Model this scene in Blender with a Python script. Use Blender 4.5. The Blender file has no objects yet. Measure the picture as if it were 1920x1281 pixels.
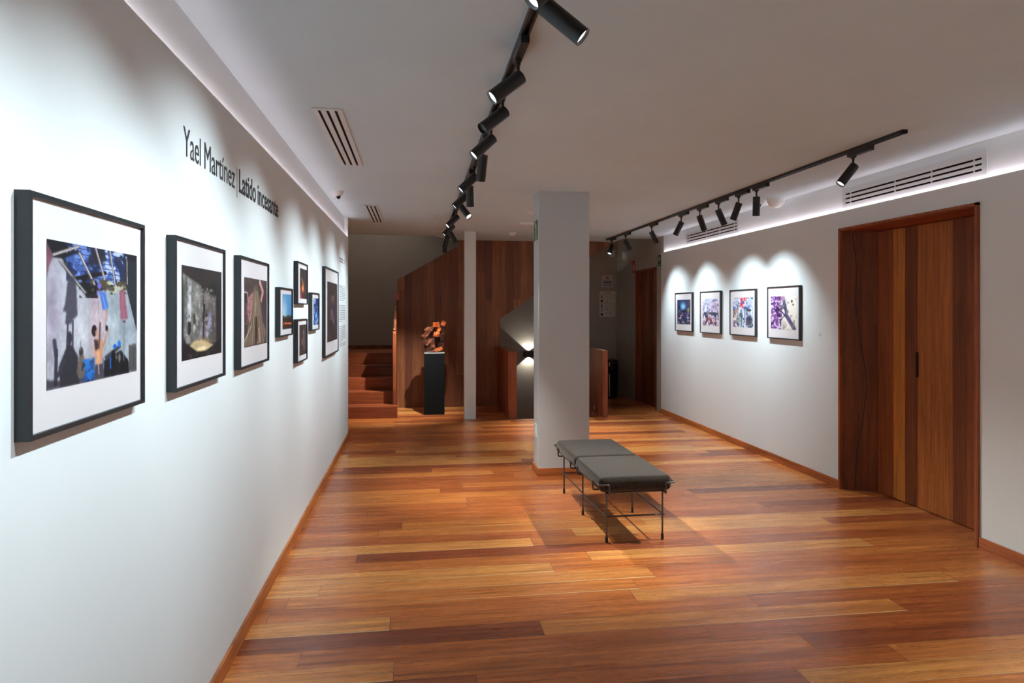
import bpy, math, random
import numpy as np
from mathutils import Vector, Matrix, Quaternion

# ------------------------------------------------------------------ camera, world, exposure
scn = bpy.context.scene
col = scn.collection
CAM_H = 1.55
YAW = math.atan(180 / 1280)
cd = bpy.data.cameras.new('camera')
cd.sensor_width = 36.0
cd.lens = 24.0                       # focal length of 1280 px in a 1920 px wide frame
cd.shift_y = -60.5 / 1920            # shift lens: verticals stay vertical
cd.clip_start = 0.05
cam = bpy.data.objects.new('camera', cd)
cam.location = (0, 0, CAM_H)
cam.rotation_euler = (math.pi / 2, 0, -YAW)
col.objects.link(cam)
scn.camera = cam

w = bpy.data.worlds.new('world')
scn.world = w
w.use_nodes = True
w.node_tree.nodes['Background'].inputs[0].default_value = (0.9, 0.92, 1, 1)
w.node_tree.nodes['Background'].inputs[1].default_value = 0.02

scn.view_settings.view_transform = 'Standard'
scn.view_settings.look = 'None'
scn.view_settings.gamma = 1
scn.view_settings.use_curve_mapping = False
scn.view_settings.exposure = 0.2
scn.cycles.max_bounces = 10
scn.cycles.diffuse_bounces = 7
scn.cycles.sample_clamp_indirect = 4.0

COOL = (0.83, 0.945, 1.0)
WARM = (0.98, 0.965, 0.86)
PINK = (1.0, 0.79, 0.82)
P_ART_LEFT = 82.0
P_ART_RIGHT = 72.0
P_FLOOR = 160.0
P_COVE = 3.3
P_STAIR = 60.0


# ------------------------------------------------------------------ helpers
def lin(c):
    c = c / 255.0 if isinstance(c, (int, float)) and c > 1.0 else c
    return c / 12.92 if c <= 0.04045 else ((c + 0.055) / 1.055) ** 2.4


def rgb(r, g, b):
    return (lin(float(r)) if r > 1 else r / 3295.0, lin(float(g)) if g > 1 else g / 3295.0, lin(float(b)) if b > 1 else b / 3295.0)


class MB:
    """collects shapes and links them as one mesh object"""
    def __init__(self):
        self.v = []; self.f = []; self.mi = []

    def add(self, vs, fs, m=0):
        n = len(self.v)
        self.v += [tuple(p) for p in vs]
        self.f += [tuple(i + n for i in f) for f in fs]
        self.mi += [m] * len(fs)
        return self

    def box(self, x0, x1, y0, y1, z0, z1, m=0):
        vs = [(x0, y0, z0), (x1, y0, z0), (x1, y1, z0), (x0, y1, z0), (x0, y0, z1), (x1, y0, z1), (x1, y1, z1), (x0, y1, z1)]
        return self.add(vs, [(0, 3, 2, 1), (4, 5, 6, 7), (0, 1, 5, 4), (1, 2, 6, 5), (2, 3, 7, 6), (3, 0, 4, 7)], m)

    def prism(self, poly, axis, a, b, m=0):
        """poly is a list of 2D points; axis is the extrusion axis"""
        def P(u, v, t):
            return {'x': (t, u, v), 'y': (u, t, v), 'z': (u, v, t)}[axis]
        n = len(poly)
        vs = [P(u, v, a) for u, v in poly] + [P(u, v, b) for u, v in poly]
        fs = [tuple(range(n)), tuple(range(2 * n - 1, n - 1, -1))]
        for i in range(n):
            j = (i + 1) % n
            fs.append((i, i + n, j + n, j))
        return self.add(vs, fs, m)

    def tube(self, pts, r, n=10, m=0, closed=False):
        pts = [Vector(p) for p in pts]
        k = len(pts)
        up = None
        rings = []
        for i, p in enumerate(pts):
            a = pts[i - 1] if (i > 0 or closed) else p
            b = pts[(i + 1) % k] if (i < k - 1 or closed) else p
            t = (b - a).normalized()
            if up is None:
                up = Vector((0, 0, 1)) if abs(t.z) < 0.9 else Vector((1, 0, 0))
            s = t.cross(up)
            if s.length < 1e-5:
                s = t.cross(Vector((0, 1, 0)))
            s.normalize()
            up = s.cross(t).normalized()
            rings.append([p + r * (math.cos(2 * math.pi * j / n) * s + math.sin(2 * math.pi * j / n) * up) for j in range(n)])
        vs = [q for ring in rings for q in ring]
        fs = []
        kk = k if closed else k - 1
        for i in range(kk):
            o = i * n; q = ((i + 1) % k) * n
            for j in range(n):
                fs.append((o + j, o + (j + 1) % n, q + (j + 1) % n, q + j))
        if not closed:
            fs.append(tuple(range(n - 1, -1, -1)))
            fs.append(tuple(range((k - 1) * n, k * n)))
        return self.add(vs, fs, m)

    def lathe(self, prof, n=32, c=(0, 0, 0), axis='z', m=0, cap=True):
        vs = []
        for r, h in prof:
            for j in range(n):
                a = 2 * math.pi * j / n
                p = (r * math.cos(a), r * math.sin(a), h)
                if axis == 'x': p = (p[2], p[0], p[1])
                if axis == 'y': p = (p[0], p[2], p[1])
                vs.append((p[0] + c[0], p[1] + c[1], p[2] + c[2]))
        fs = []
        k = len(prof)
        for i in range(k - 1):
            for j in range(n):
                q = (j + 1) % n
                fs.append((i * n + j, i * n + q, (i + 1) * n + q, (i + 1) * n + j))
        if cap:
            fs.append(tuple(range(n - 1, -1, -1)))
            fs.append(tuple(range((k - 1) * n, k * n)))
        return self.add(vs, fs, m)

    def build(self, name, mats, parent=None, smooth=None, loc=None, bevel=None):
        me = bpy.data.meshes.new(name)
        me.from_pydata(self.v, [], self.f)
        if not isinstance(mats, (list, tuple)): mats = [mats]
        for q in mats: me.materials.append(q)
        for p, i in zip(me.polygons, self.mi): p.material_index = i
        import bmesh
        bm = bmesh.new(); bm.from_mesh(me)
        bmesh.ops.recalc_face_normals(bm, faces=bm.faces)
        if smooth is not None:
            for f in bm.faces: f.smooth = True
            for e in bm.edges:
                e.smooth = e.calc_face_angle(0) < math.radians(smooth)
        bm.to_mesh(me); bm.free()
        o = bpy.data.objects.new(name, me)
        if loc: o.location = loc
        if parent: o.parent = parent
        col.objects.link(o)
        if bevel:
            b = o.modifiers.new('bevel', 'BEVEL'); b.width = bevel; b.segments = 3; b.limit_method = 'ANGLE'
        return o


def tag(o, label=None, cat=None, group=None, kind=None):
    if label: o['label'] = label
    if cat: o['category'] = cat
    if group: o['group'] = group
    if kind: o['kind'] = kind
    return o


def empty(name, loc, label, cat, group=None, rz=0, kind=None):
    o = bpy.data.objects.new(name, None)
    o.empty_display_size = 0.1
    o.location = loc; o.rotation_euler = (0, 0, rz)
    col.objects.link(o)
    return tag(o, label, cat, group, kind)


def struct(name, mb, mats, label, cat, parent=None, **k):
    o = mb.build(name, mats, parent, **k)
    return tag(o, label, cat, kind='structure')


# ------------------------------------------------------------------ materials
class NT:
    def __init__(self, name):
        self.m = bpy.data.materials.new(name); self.m.use_nodes = True
        self.t = self.m.node_tree; self.n = self.t.nodes; self.l = self.t.links
        self.b = self.n['Principled BSDF']

    def new(self, typ, **k):
        n = self.n.new(typ)
        for a, v in k.items(): setattr(n, a, v)
        return n

    def link(self, a, b): self.l.new(a, b)

    def math(self, op, a, b=None, c=None):
        n = self.new('ShaderNodeMath', operation=op)
        for i, v in enumerate((a, b, c)):
            if v is None: continue
            if isinstance(v, (int, float)): n.inputs[i].default_value = v
            else: self.link(v, n.inputs[i])
        return n.outputs[0]

    def noise(self, vec, scale, detail=4, rough=0.55, dist=0.0):
        n = self.new('ShaderNodeTexNoise')
        n.inputs['Scale'].default_value = scale; n.inputs['Detail'].default_value = detail
        n.inputs['Roughness'].default_value = rough; n.inputs['Distortion'].default_value = dist
        if vec is not None: self.link(vec, n.inputs['Vector'])
        return n.outputs['Fac']

    def ramp(self, fac, stops, interp='LINEAR'):
        n = self.new('ShaderNodeValToRGB')
        n.color_ramp.interpolation = interp
        e = n.color_ramp.elements
        while len(e) < len(stops): e.new(0.5)
        for q, (p, c) in zip(e, stops):
            q.position = p; q.color = (*c, 1)
        self.link(fac, n.inputs[0])
        return n.outputs[0]

    def mix(self, fac, a, b, blend='MIX'):
        n = self.new('ShaderNodeMix', data_type='RGBA', blend_type=blend)
        for s, v in ((n.inputs[0], fac), (n.inputs[6], a), (n.inputs[7], b)):
            if isinstance(v, (int, float)): s.default_value = v
            elif isinstance(v, tuple): s.default_value = (*v, 1) if len(v) == 3 else v
            else: self.link(v, s)
        return n.outputs[2]

    def bump(self, h, strength=0.2, dist=0.01):
        n = self.new('ShaderNodeBump')
        n.inputs['Strength'].default_value = strength; n.inputs['Distance'].default_value = dist
        self.link(h, n.inputs['Height']); self.link(n.outputs[0], self.b.inputs['Normal'])


def plain(name, c, rough=0.5, metal=0.0, var=0.04, nscale=6, bump=0.0, bscale=60, spec=0.5, emit=None, es=0):
    t = NT(name)
    co = t.new('ShaderNodeTexCoord').outputs['Object']
    f = t.noise(co, nscale, 4)
    hi = tuple(min(1, x * (1 + var)) for x in c); lo = tuple(x * (1 - var) for x in c)
    t.link(t.ramp(f, [(0.3, lo), (0.7, hi)]), t.b.inputs['Base Color'])
    t.b.inputs['Roughness'].default_value = rough
    t.b.inputs['Metallic'].default_value = metal
    t.b.inputs['Specular IOR Level'].default_value = spec
    if bump: t.bump(t.noise(co, bscale, 5), bump, 0.004)
    if emit:
        t.b.inputs['Emission Color'].default_value = (*emit, 1)
        t.b.inputs['Emission Strength'].default_value = es
    return t.m


def wood(name, along, across, width, length, stops, rough=0.34, gap=0.0018, seed=0.0, grain=1.0, dark_lines=0.55, light_lines=0.0, coat=0.0, wav=1.0, swirl=0.45):
    """timber boards: along / across are lists of axes whose coordinates are added up"""
    t = NT(name)
    co = t.new('ShaderNodeTexCoord').outputs['Object']
    sep = t.new('ShaderNodeSeparateXYZ'); t.link(co, sep.inputs[0])
    ax = {'x': sep.outputs[0], 'y': sep.outputs[1], 'z': sep.outputs[2]}

    def add(lst):
        s = ax[lst[0]]
        for q in lst[1:]: s = t.math('ADD', s, ax[q])
        return s
    A = add(along); B = add(across)
    rowf = t.math('DIVIDE', B, width)
    row = t.math('FLOOR', rowf)
    wn = t.new('ShaderNodeTexWhiteNoise', noise_dimensions='1D')
    t.link(t.math('ADD', row, 37.3 + seed), wn.inputs['W'])
    off = t.math('MULTIPLY', wn.outputs['Value'], length * 3)
    colf = t.math('DIVIDE', t.math('ADD', A, off), length)
    cell = t.math('FLOOR', colf)
    wn2 = t.new('ShaderNodeTexWhiteNoise', noise_dimensions='2D')
    cv = t.new('ShaderNodeCombineXYZ'); t.link(row, cv.inputs[0]); t.link(t.math('ADD', cell, seed), cv.inputs[1])
    t.link(cv.outputs[0], wn2.inputs['Vector'])
    rid = wn2.outputs['Value']
    base = t.ramp(rid, stops, 'LINEAR')
    # grain, stretched along the board and shifted per board
    gv = t.new('ShaderNodeCombineXYZ')
    t.link(t.math('ADD', t.math('MULTIPLY', A, 1.1), t.math('MULTIPLY', rid, 61.0)), gv.inputs[0])
    t.link(t.math('MULTIPLY', B, 17.0), gv.inputs[1])
    t.link(t.math('MULTIPLY', rid, 9.0), gv.inputs[2])
    g1 = t.noise(gv.outputs[0], 1.6 * wav, 6, 0.62, 0.5)
    gv2 = t.new('ShaderNodeCombineXYZ')
    t.link(t.math('ADD', t.math('MULTIPLY', A, 3.0), t.math('MULTIPLY', rid, 13.0)), gv2.inputs[0])
    t.link(t.math('MULTIPLY', B, 130.0), gv2.inputs[1])
    t.link(rid, gv2.inputs[2])
    g2 = t.noise(gv2.outputs[0], 2.0, 3, 0.6)
    m1 = t.ramp(g1, [(0.25, (0.42, 0.36, 0.34)), (0.45, (0.84, 0.80, 0.78)), (0.62, (1.05, 1.05, 1.05)), (0.8, (1.22, 1.25, 1.3))])
    m2 = t.ramp(g2, [(0.3, (0.80, 0.78, 0.77)), (0.7, (1.12, 1.12, 1.12))])
    c = t.mix(0.85 * grain, base, m1, 'MULTIPLY')
    c = t.mix(0.7 * grain, c, m2, 'MULTIPLY')
    # long growth rings on some boards
    wv = t.new('ShaderNodeTexNoise')
    wv.inputs['Scale'].default_value = 0.9; wv.inputs['Detail'].default_value = 2; wv.inputs['Distortion'].default_value = 1.2
    t.link(gv.outputs[0], wv.inputs['Vector'])
    rings = t.math('FRACT', t.math('MULTIPLY', wv.outputs['Fac'], 14.0))
    rm = t.ramp(rings, [(0.0, (0.80, 0.76, 0.74)), (0.25, (1.04, 1.04, 1.04)), (0.9, (1, 1, 1)), (1.0, (0.80, 0.76, 0.74))])
    c = t.mix(0.55 * grain, c, rm, 'MULTIPLY')
    gv3 = t.new('ShaderNodeCombineXYZ')
    t.link(t.math('ADD', t.math('MULTIPLY', A, 0.9), t.math('MULTIPLY', rid, 31.0)), gv3.inputs[0])
    t.link(t.math('MULTIPLY', B, 42.0), gv3.inputs[1])
    t.link(t.math('MULTIPLY', rid, 5.0), gv3.inputs[2])
    g3 = t.noise(gv3.outputs[0], 1.3, 7, 0.68, 0.9)
    m3 = t.ramp(g3, [(0.30, (0.38, 0.30, 0.27)), (0.44, (0.82, 0.77, 0.74)), (0.56, (1.06, 1.06, 1.06)), (0.75, (1.22, 1.22, 1.2))])
    c = t.mix(0.8 * grain, c, m3, 'MULTIPLY')
    # swirling heartwood figure and small knots
    gv4 = t.new('ShaderNodeCombineXYZ')
    t.link(t.math('ADD', t.math('MULTIPLY', A, 1.7), t.math('MULTIPLY', rid, 87.0)), gv4.inputs[0])
    t.link(t.math('MULTIPLY', B, 11.0), gv4.inputs[1])
    t.link(t.math('MULTIPLY', rid, 23.0), gv4.inputs[2])
    f4 = t.noise(gv4.outputs[0], 1.15, 3, 0.5, 2.6)
    r4 = t.math('FRACT', t.math('MULTIPLY', f4, 11.0))
    a4 = t.ramp(f4, [(0.42, (0, 0, 0)), (0.58, (1, 1, 1))])
    m4 = t.ramp(r4, [(0.0, (0.56, 0.47, 0.42)), (0.14, (0.92, 0.88, 0.86)), (0.5, (1.05, 1.05, 1.05)), (0.86, (0.96, 0.93, 0.92)), (1.0, (0.56, 0.47, 0.42))])
    c = t.mix(t.math('MULTIPLY', a4, 0.85 * swirl), c, m4, 'MULTIPLY')
    # seams
    fr = t.math('FRACT', rowf)
    d1 = t.math('MINIMUM', fr, t.math('SUBTRACT', 1.0, fr))
    e1 = t.math('LESS_THAN', t.math('MULTIPLY', d1, width), gap * 0.5)
    fc = t.math('FRACT', colf)
    d2 = t.math('MINIMUM', fc, t.math('SUBTRACT', 1.0, fc))
    e2 = t.math('LESS_THAN', t.math('MULTIPLY', d2, length), gap * 0.6)
    edge = t.math('MAXIMUM', e1, e2)
    c = t.mix(t.math('MULTIPLY', edge, dark_lines), c, (0.03, 0.012, 0.006))
    if light_lines > 0:
        # pale sapwood edge on a few boards
        sel = t.math('GREATER_THAN', rid, 1 - light_lines)
        thin = t.math('LESS_THAN', t.math('MULTIPLY', fr, width), t.math('MULTIPLY', t.math('FRACT', t.math('MULTIPLY', colf, 1.0)), 0.009))
        c = t.mix(t.math('MULTIPLY', sel, thin), c, rgb(235, 195, 140))
    t.link(c, t.b.inputs['Base Color'])
    rr = t.ramp(g1, [(0.3, (rough + 0.1,) * 3), (0.7, (rough - 0.04,) * 3)])
    t.link(rr, t.b.inputs['Roughness'])
    t.b.inputs['Coat Weight'].default_value = coat
    t.b.inputs['Coat Roughness'].default_value = 0.25
    h = t.math('SUBTRACT', t.math('MULTIPLY', g2, 0.35), edge)
    t.bump(h, 0.18, 0.0015)
    return t.m


M = {}
M['wall'] = plain('white_plaster', (0.80, 0.88, 0.905), 0.75, var=0.012, nscale=2, bump=0.05, bscale=40, spec=0.3)
M['ceiling'] = plain('ceiling_plaster', (0.61, 0.75, 0.82), 0.85, var=0.03, nscale=1.3, bump=0.12, bscale=7, spec=0.2)
M['fascia'] = plain('trowelled_plaster', (0.63, 0.71, 0.75), 0.8, var=0.05, nscale=3, bump=0.25, bscale=12, spec=0.25)
M['column'] = plain('column_paint', (0.58, 0.655, 0.69), 0.65, var=0.012, nscale=2, bump=0.04, bscale=40, spec=0.3)
M['far'] = plain('stair_plaster', (0.42, 0.39, 0.35), 0.8, var=0.05, nscale=1.5, bump=0.05, bscale=25, spec=0.2)
M['black'] = plain('black_powder_coat', (0.006, 0.007, 0.009), 0.42, var=0.1, nscale=20, spec=0.5)
M['black_matt'] = plain('black_matt', (0.008, 0.008, 0.009), 0.7, var=0.1, nscale=20, spec=0.25)
M['frame'] = plain('black_frame_lacquer', (0.014, 0.018, 0.022), 0.38, var=0.1, nscale=30, spec=0.5)
M['mat'] = plain('white_mat_board', (0.69, 0.68, 0.70), 0.8, var=0.008, nscale=30, spec=0.2)
M['white_metal'] = plain('white_painted_metal', (0.68, 0.73, 0.75), 0.45, var=0.015, nscale=10)
M['white_plastic'] = plain('white_plastic', (0.84, 0.91, 0.93), 0.35, var=0.015, nscale=10)
M['dark_void'] = plain('dark_duct', (0.015, 0.010, 0.008), 0.8, var=0.2, nscale=10, spec=0.1)
M['chrome'] = plain('chrome', (0.75, 0.78, 0.82), 0.15, metal=1.0, var=0.02)
M['steel'] = plain('dark_steel_rod', (0.11, 0.11, 0.115), 0.26, metal=0.7, var=0.1, nscale=30)
M['rubber'] = plain('black_rubber', (0.01, 0.01, 0.01), 0.6, var=0.1, nscale=30)
M['pedestal'] = plain('graphite_laminate', (0.006, 0.0075, 0.009), 0.7, var=0.06, nscale=4, spec=0.12)
M['letter'] = plain('charcoal_vinyl', (0.035, 0.038, 0.045), 0.6, var=0.05, nscale=10)
M['letter_grey'] = plain('grey_vinyl', (0.30, 0.32, 0.34), 0.7, var=0.05, nscale=10)
M['sign_green'] = plain('green_sign_face', rgb(12, 92, 58), 0.5, var=0.04)
M['sign_red'] = plain('red_sign_face', rgb(190, 22, 34), 0.5, var=0.04)
M['sign_white'] = plain('white_sign_face', (0.70, 0.72, 0.66), 0.5, var=0.02)
M['paper'] = plain('pale_paper', (0.62, 0.60, 0.60), 0.7, var=0.02)
M['ink'] = plain('black_ink', (0.02, 0.02, 0.03), 0.7, var=0.05)
M['ink_blue'] = plain('navy_ink', (0.02, 0.02, 0.10), 0.7, var=0.05)
M['ink_grey'] = plain('blue_grey_ink', (0.18, 0.22, 0.27), 0.7, var=0.05)
M['led'] = plain('led_strip', (0.8, 0.8, 0.8), 0.6, emit=PINK, es=6.0)
M['lens_cool'] = plain('cool_lamp_lens', (0.8, 0.8, 0.8), 0.4, emit=COOL, es=1.6)
M['lens_warm'] = plain('warm_lamp_lens', (0.8, 0.8, 0.8), 0.4, emit=(1.0, 0.93, 0.88), es=1.5)
M['lens_off'] = plain('unlit_lamp_lens', (0.03, 0.03, 0.03), 0.3)
M['pink'] = plain('pale_handrail_wood', rgb(196, 128, 112), 0.5, var=0.08, nscale=20)

FLOOR_STOPS = [(0.0, rgb(150, 80, 50)), (0.10, rgb(178, 98, 56)), (0.32, rgb(200, 116, 62)), (0.6, rgb(214, 130, 68)), (0.84, rgb(224, 144, 76)), (1.0, rgb(240, 172, 98))]
PANEL_STOPS = [(0.0, rgb(112, 66, 46)), (0.4, rgb(136, 84, 56)), (0.75, rgb(152, 98, 64)), (1.0, rgb(168, 112, 74))]
M['floor'] = wood('teak_floorboards', ['x'], ['y'], 0.152, 1.9, FLOOR_STOPS, rough=0.27, gap=0.0026, seed=3, dark_lines=0.75, light_lines=0.22, coat=0.25, swirl=1.0)
M['step'] = wood('teak_steps', ['x'], ['y', 'z'], 0.40, 2.3, [(0, rgb(120, 62, 38)), (1, rgb(172, 92, 54))], rough=0.36, seed=5)
M['panel'] = wood('teak_wall_boards', ['z'], ['x', 'y'], 0.115, 4.2, PANEL_STOPS, rough=0.45, gap=0.0025, seed=9)
M['parapet'] = wood('teak_parapet', ['z'], ['x', 'y'], 0.14, 4.2, [(0, rgb(132, 66, 38)), (1, rgb(168, 92, 54))], rough=0.42, seed=12)
M['trim'] = wood('teak_trim', ['y', 'x'], ['z'], 0.5, 2.6, [(0, rgb(184, 104, 54)), (1, rgb(214, 136, 74))], rough=0.4, seed=2)
M['jamb'] = wood('teak_jamb', ['z'], ['x', 'y'], 0.12, 80.0, [(0, rgb(118, 62, 32)), (0.5, rgb(138, 76, 40)), (1, rgb(152, 86, 46))], rough=0.4, seed=21)
M['jamb_edge'] = wood('teak_jamb_edge', ['z'], ['x', 'y'], 0.9, 5.0, [(0, rgb(166, 92, 52)), (1, rgb(170, 96, 54))], rough=0.4, seed=22)
M['head'] = wood('teak_head', ['y'], ['x', 'z'], 0.9, 5.0, [(0, rgb(150, 70, 36)), (1, rgb(150, 72, 38))], rough=0.4, seed=23)
for k, c in (('door_dark', (122, 64, 32)), ('door_mid', (178, 106, 50)), ('door_light', (200, 126, 54)), ('door_red', (146, 76, 36))):
    M[k] = wood(k + '_board', ['z'], ['y'], 3.0, 80.0, [(0, rgb(*c)), (1, rgb(*c))], rough=0.4, seed=30 + len(k), wav=0.8)


def fabric():
    t = NT('charcoal_bouclé_fabric')
    co = t.new('ShaderNodeTexCoord').outputs['Object']
    a = t.noise(co, 95, 5, 0.8); b = t.noise(co, 14, 3)
    c = t.ramp(a, [(0.3, rgb(12, 10, 9)), (0.68, rgb(66, 57, 51))])
    c = t.mix(0.25, c, t.ramp(b, [(0.3, (0.6, 0.6, 0.6)), (0.7, (1.1, 1.1, 1.1))]), 'MULTIPLY')
    t.link(c, t.b.inputs['Base Color']); t.b.inputs['Roughness'].default_value = 0.9
    t.b.inputs['Sheen Weight'].default_value = 0.15; t.b.inputs['Specular IOR Level'].default_value = 0.2
    t.bump(a, 0.35, 0.002)
    return t.m


M['fabric'] = fabric()


def amber(name, a, b, c):
    t = NT(name)
    co = t.new('ShaderNodeTexCoord').outputs['Object']
    f = t.noise(co, 16, 6, 0.65, 0.6)
    t.link(t.ramp(f, [(0.3, a), (0.5, b), (0.72, c)]), t.b.inputs['Base Color'])
    t.b.inputs['Roughness'].default_value = 0.32
    t.bump(t.noise(co, 45, 5), 0.5, 0.01)
    return t.m


M['stone_dark'] = amber('dark_cut_wood', rgb(20, 8, 6), rgb(52, 22, 14), rgb(92, 46, 30))
M['stone_brown'] = amber('brown_cut_wood', rgb(40, 18, 12), rgb(92, 46, 30), rgb(168, 112, 90))
M['stone_orange'] = amber('orange_cut_wood', rgb(84, 30, 12), rgb(158, 66, 22), rgb(232, 150, 84))


def print_mat():
    t = NT('printed_photograph')
    a = t.new('ShaderNodeVertexColor', layer_name='ink')
    t.link(a.outputs[0], t.b.inputs['Base Color'])
    t.b.inputs['Roughness'].default_value = 0.6; t.b.inputs['Specular IOR Level'].default_value = 0.25
    return t.m


M['print'] = print_mat()

# ------------------------------------------------------------------ the setting
XL, XR = -0.81, 3.63          # lit faces of the two gallery walls
XLb, XRb = -0.85, 3.67        # set-back faces above them (LED groove between)
ZP_L, ZP_R = 2.415, 2.395     # tops of the proud wall panels
ZC = 2.65                     # ceiling
YB = -3.6                     # wall behind the camera
YF = 12.2                     # far stair wall
ZT = 4.4

m = MB()
m.box(-1.6, 1.348, YB, YF, -0.25, 0)
m.box(1.348, 2.657, YB, 9.53, -0.25, 0)
m.box(2.657, 4.3, YB, YF, -0.25, 0)
struct('floor', m, M['floor'], 'polished teak plank floor running across the gallery', 'floor')

m = MB()
m.prism([(XLb, YB), (XRb, YB), (XRb, 10.3), (3.2, 10.3), (3.2, 10.95), (0.62, 10.95), (0.25, 10.3), (-1.6, 10.3), (-1.6, 8.45), (XLb, 8.45)], 'z', ZC, ZT)
struct('ceiling', m, M['ceiling'], 'warm grey plaster ceiling with black lighting tracks', 'ceiling')

m = MB()
m.box(-1.6, XLb, YB, 8.43, 0, ZC + 0.1)
m.box(XLb - 0.001, XL, YB, 8.38, 0, ZP_L - 0.02); m.box(XL - 0.005, XL, YB, 8.38, ZP_L - 0.021, ZP_L)
m.box(XLb - 0.001, XL, 8.38, 8.43, 0, ZC)
struct('wall_left', m, M['wall'], 'long white gallery wall hung with eight black frames', 'wall')

m = MB()
for y0, y1, z0 in ((YB, 3.97, 0), (3.97, 5.45, 2.246), (5.45, 9.8, 0)):
    m.box(XRb, 4.3, y0, y1, z0, ZC + 0.05)
    m.box(XR, XRb + 0.001, y0, y1, z0, ZP_R - 0.02); m.box(XR, XR + 0.005, y0, y1, ZP_R - 0.021, ZP_R)
m.box(3.92, 4.3, 3.97, 5.45, 0, 2.246)
m.box(XRb, 4.3, 9.8, 10.1, 0, ZT, 1)
m.box(XRb, 4.3, 10.1, 11.1, 2.2, ZT, 1)
m.box(3.78, 4.3, 10.1, 11.1, 0, 2.2, 1)
m.box(XRb, 4.3, 11.1, YF, 0, ZT, 1)
struct('wall_right', m, [M['wall'], M['far']], 'white gallery wall with four small frames and two timber doors', 'wall')

m = MB(); m.box(-1.9, 4.3, YF, YF + 0.2, -1.6, ZT)
struct('wall_back', m, M['far'], 'dim taupe wall behind the stairs and the dark passage', 'wall')
m = MB(); m.box(-1.6, -1.36, 8.43, YF, 0, ZT)
struct('wall_stairs_left', m, M['far'], 'taupe wall along the left side of the stairs', 'wall')
m = MB(); m.box(-1.6, 4.3, YB - 0.2, YB, 0, ZC + 0.05)
struct('wall_front', m, M['wall'], 'white wall behind the viewer', 'wall')
m = MB(); m.box(-1.9, 4.3, 10.3, YF + 0.2, ZT, ZT + 0.2)
struct('ceiling_stairwell', m, M['ceiling'], 'high ceiling over the stairwell', 'ceiling')

# timber wall around the stairs, its underside follows the upper flight
m = MB()
m.prism([(-0.29, 0), (1.339, 0), (1.339, 1.396), (3.19, ZC), (0.655, ZC), (0.655, 2.551), (-0.29, 2.01)], 'y', 10.87, 10.95)
m.box(0.655, 0.70, 10.855, 10.87, 0, ZC)
struct('wall_stair_timber', m, M['panel'], 'dark teak board wall with slanted edges enclosing the staircase', 'wall')

# LED strips lying in the grooves on top of the wall panels
for nm, x, z, sgn, yy0, yy1, lab in (('led_strip', -0.824, ZP_L - 0.02, 1, -3.4, 8.36, 'thin pinkish white LED strip in the groove above the left wall'),
                                     ('led_strip', 3.643, ZP_R - 0.02, -1, -3.4, 9.78, 'thin pinkish white LED strip in the groove above the right wall')):
    m = MB(); m.box(x - 0.006, x + 0.006, yy0, yy1, z, z + 0.004)
    o = m.build(nm, M['led'], loc=(0, 0, 0)); tag(o, lab, 'light strip')
    ld = bpy.data.lights.new('cove_light', 'AREA'); ld.shape = 'RECTANGLE'
    ld.size = 0.012; ld.size_y = yy1 - yy0; ld.energy = P_COVE * (yy1 - yy0) / 10 * (0.6 if x < 0 else 1.0); ld.color = PINK
    lo = bpy.data.objects.new('cove_light', ld); col.objects.link(lo); lo.parent = o
    lo.location = (x, (yy0 + yy1) / 2, z + 0.006)
    lo.rotation_euler = (math.pi, 0, 0)

# skirting
m = MB(); m.box(XL, XL + 0.014, YB, 8.444, 0, 0.07); m.box(-1.3, XL + 0.014, 8.43, 8.444, 0, 0.07)
struct('baseboard_left', m, M['trim'], 'low teak skirting along the left wall', 'baseboard')
m = MB(); m.box(XR - 0.014, XR, YB, 3.965, 0, 0.07); m.box(XR - 0.014, XR, 5.455, 9.81, 0, 0.07); m.box(XR - 0.014, XRb, 9.8, 9.814, 0, 0.07)
struct('baseboard_right', m, M['trim'], 'low teak skirting along the right wall', 'baseboard')
m = MB(); m.box(-1.355, 0.3, YF - 0.014, YF, 0.862, 0.92)
struct('baseboard_landing', m, M['panel'], 'dark skirting of the taupe wall on the stair landing', 'baseboard')

# big timber double door in the right wall
d = empty('door_1', (3.9, 4.7, 0), 'large teak double door set deep in the right wall', 'door', kind='structure')
d.location = (0, 0, 0)
m = MB()
m.prism([(3.635, 5.45), (3.635, 5.425), (3.87, 5.296), (3.915, 5.296), (3.915, 5.45)], 'z', 0, 2.22)
m.prism([(3.635, 3.97), (3.635, 3.995), (3.87, 4.05), (3.915, 4.05), (3.915, 3.97)], 'z', 0, 2.22)
m.build('jamb_lining', M['jamb'], d)
m = MB()
pts = [(0.0, 2.2), (0.03, 1.9), (0.02, 1.6), (0.06, 1.25), (0.085, 1.05), (0.10, 0.9), (0.07, 0.6), (0.03, 0.35), (0.02, 0.02)]
for (a0, z0), (a1, z1) in zip(pts[:-1], pts[1:]):
    def JP(a, z, o): return (3.70 + a + o, 5.3895 - 0.549 * a - 0.549 * o - 0.0006, z)
    m.add([JP(a0, z0, 0), JP(a0, z0, .006), JP(a1, z1, .006), JP(a1, z1, 0)], [(0, 1, 2, 3)])
tag(m.build('grain_crack', M['ink'], d), 'dark wavy crack in the grain')
m = MB(); m.prism([(3.635, 2.22), (3.635, 2.246), (3.915, 2.246), (3.915, 2.205)], 'y', 3.97, 5.45)
for v in range(len(m.v)):
    x, y, z = m.v[v]; m.v[v] = (x, y, z)
m.build('head_lining', M['head'], d)
m = MB()
m.box(3.612, 3.636, 5.425, 5.45, 0, 2.246); m.box(3.612, 3.636, 3.97, 3.995, 0, 2.246); m.box(3.612, 3.636, 3.97, 5.45, 2.228, 2.246)
o = m.build('frame_edge', M['jamb_edge'], d)
ys = [(5.290, 5.10, 1), (5.10, 4.965, 3), (4.965, 4.832, 2)]
m = MB()
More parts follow.
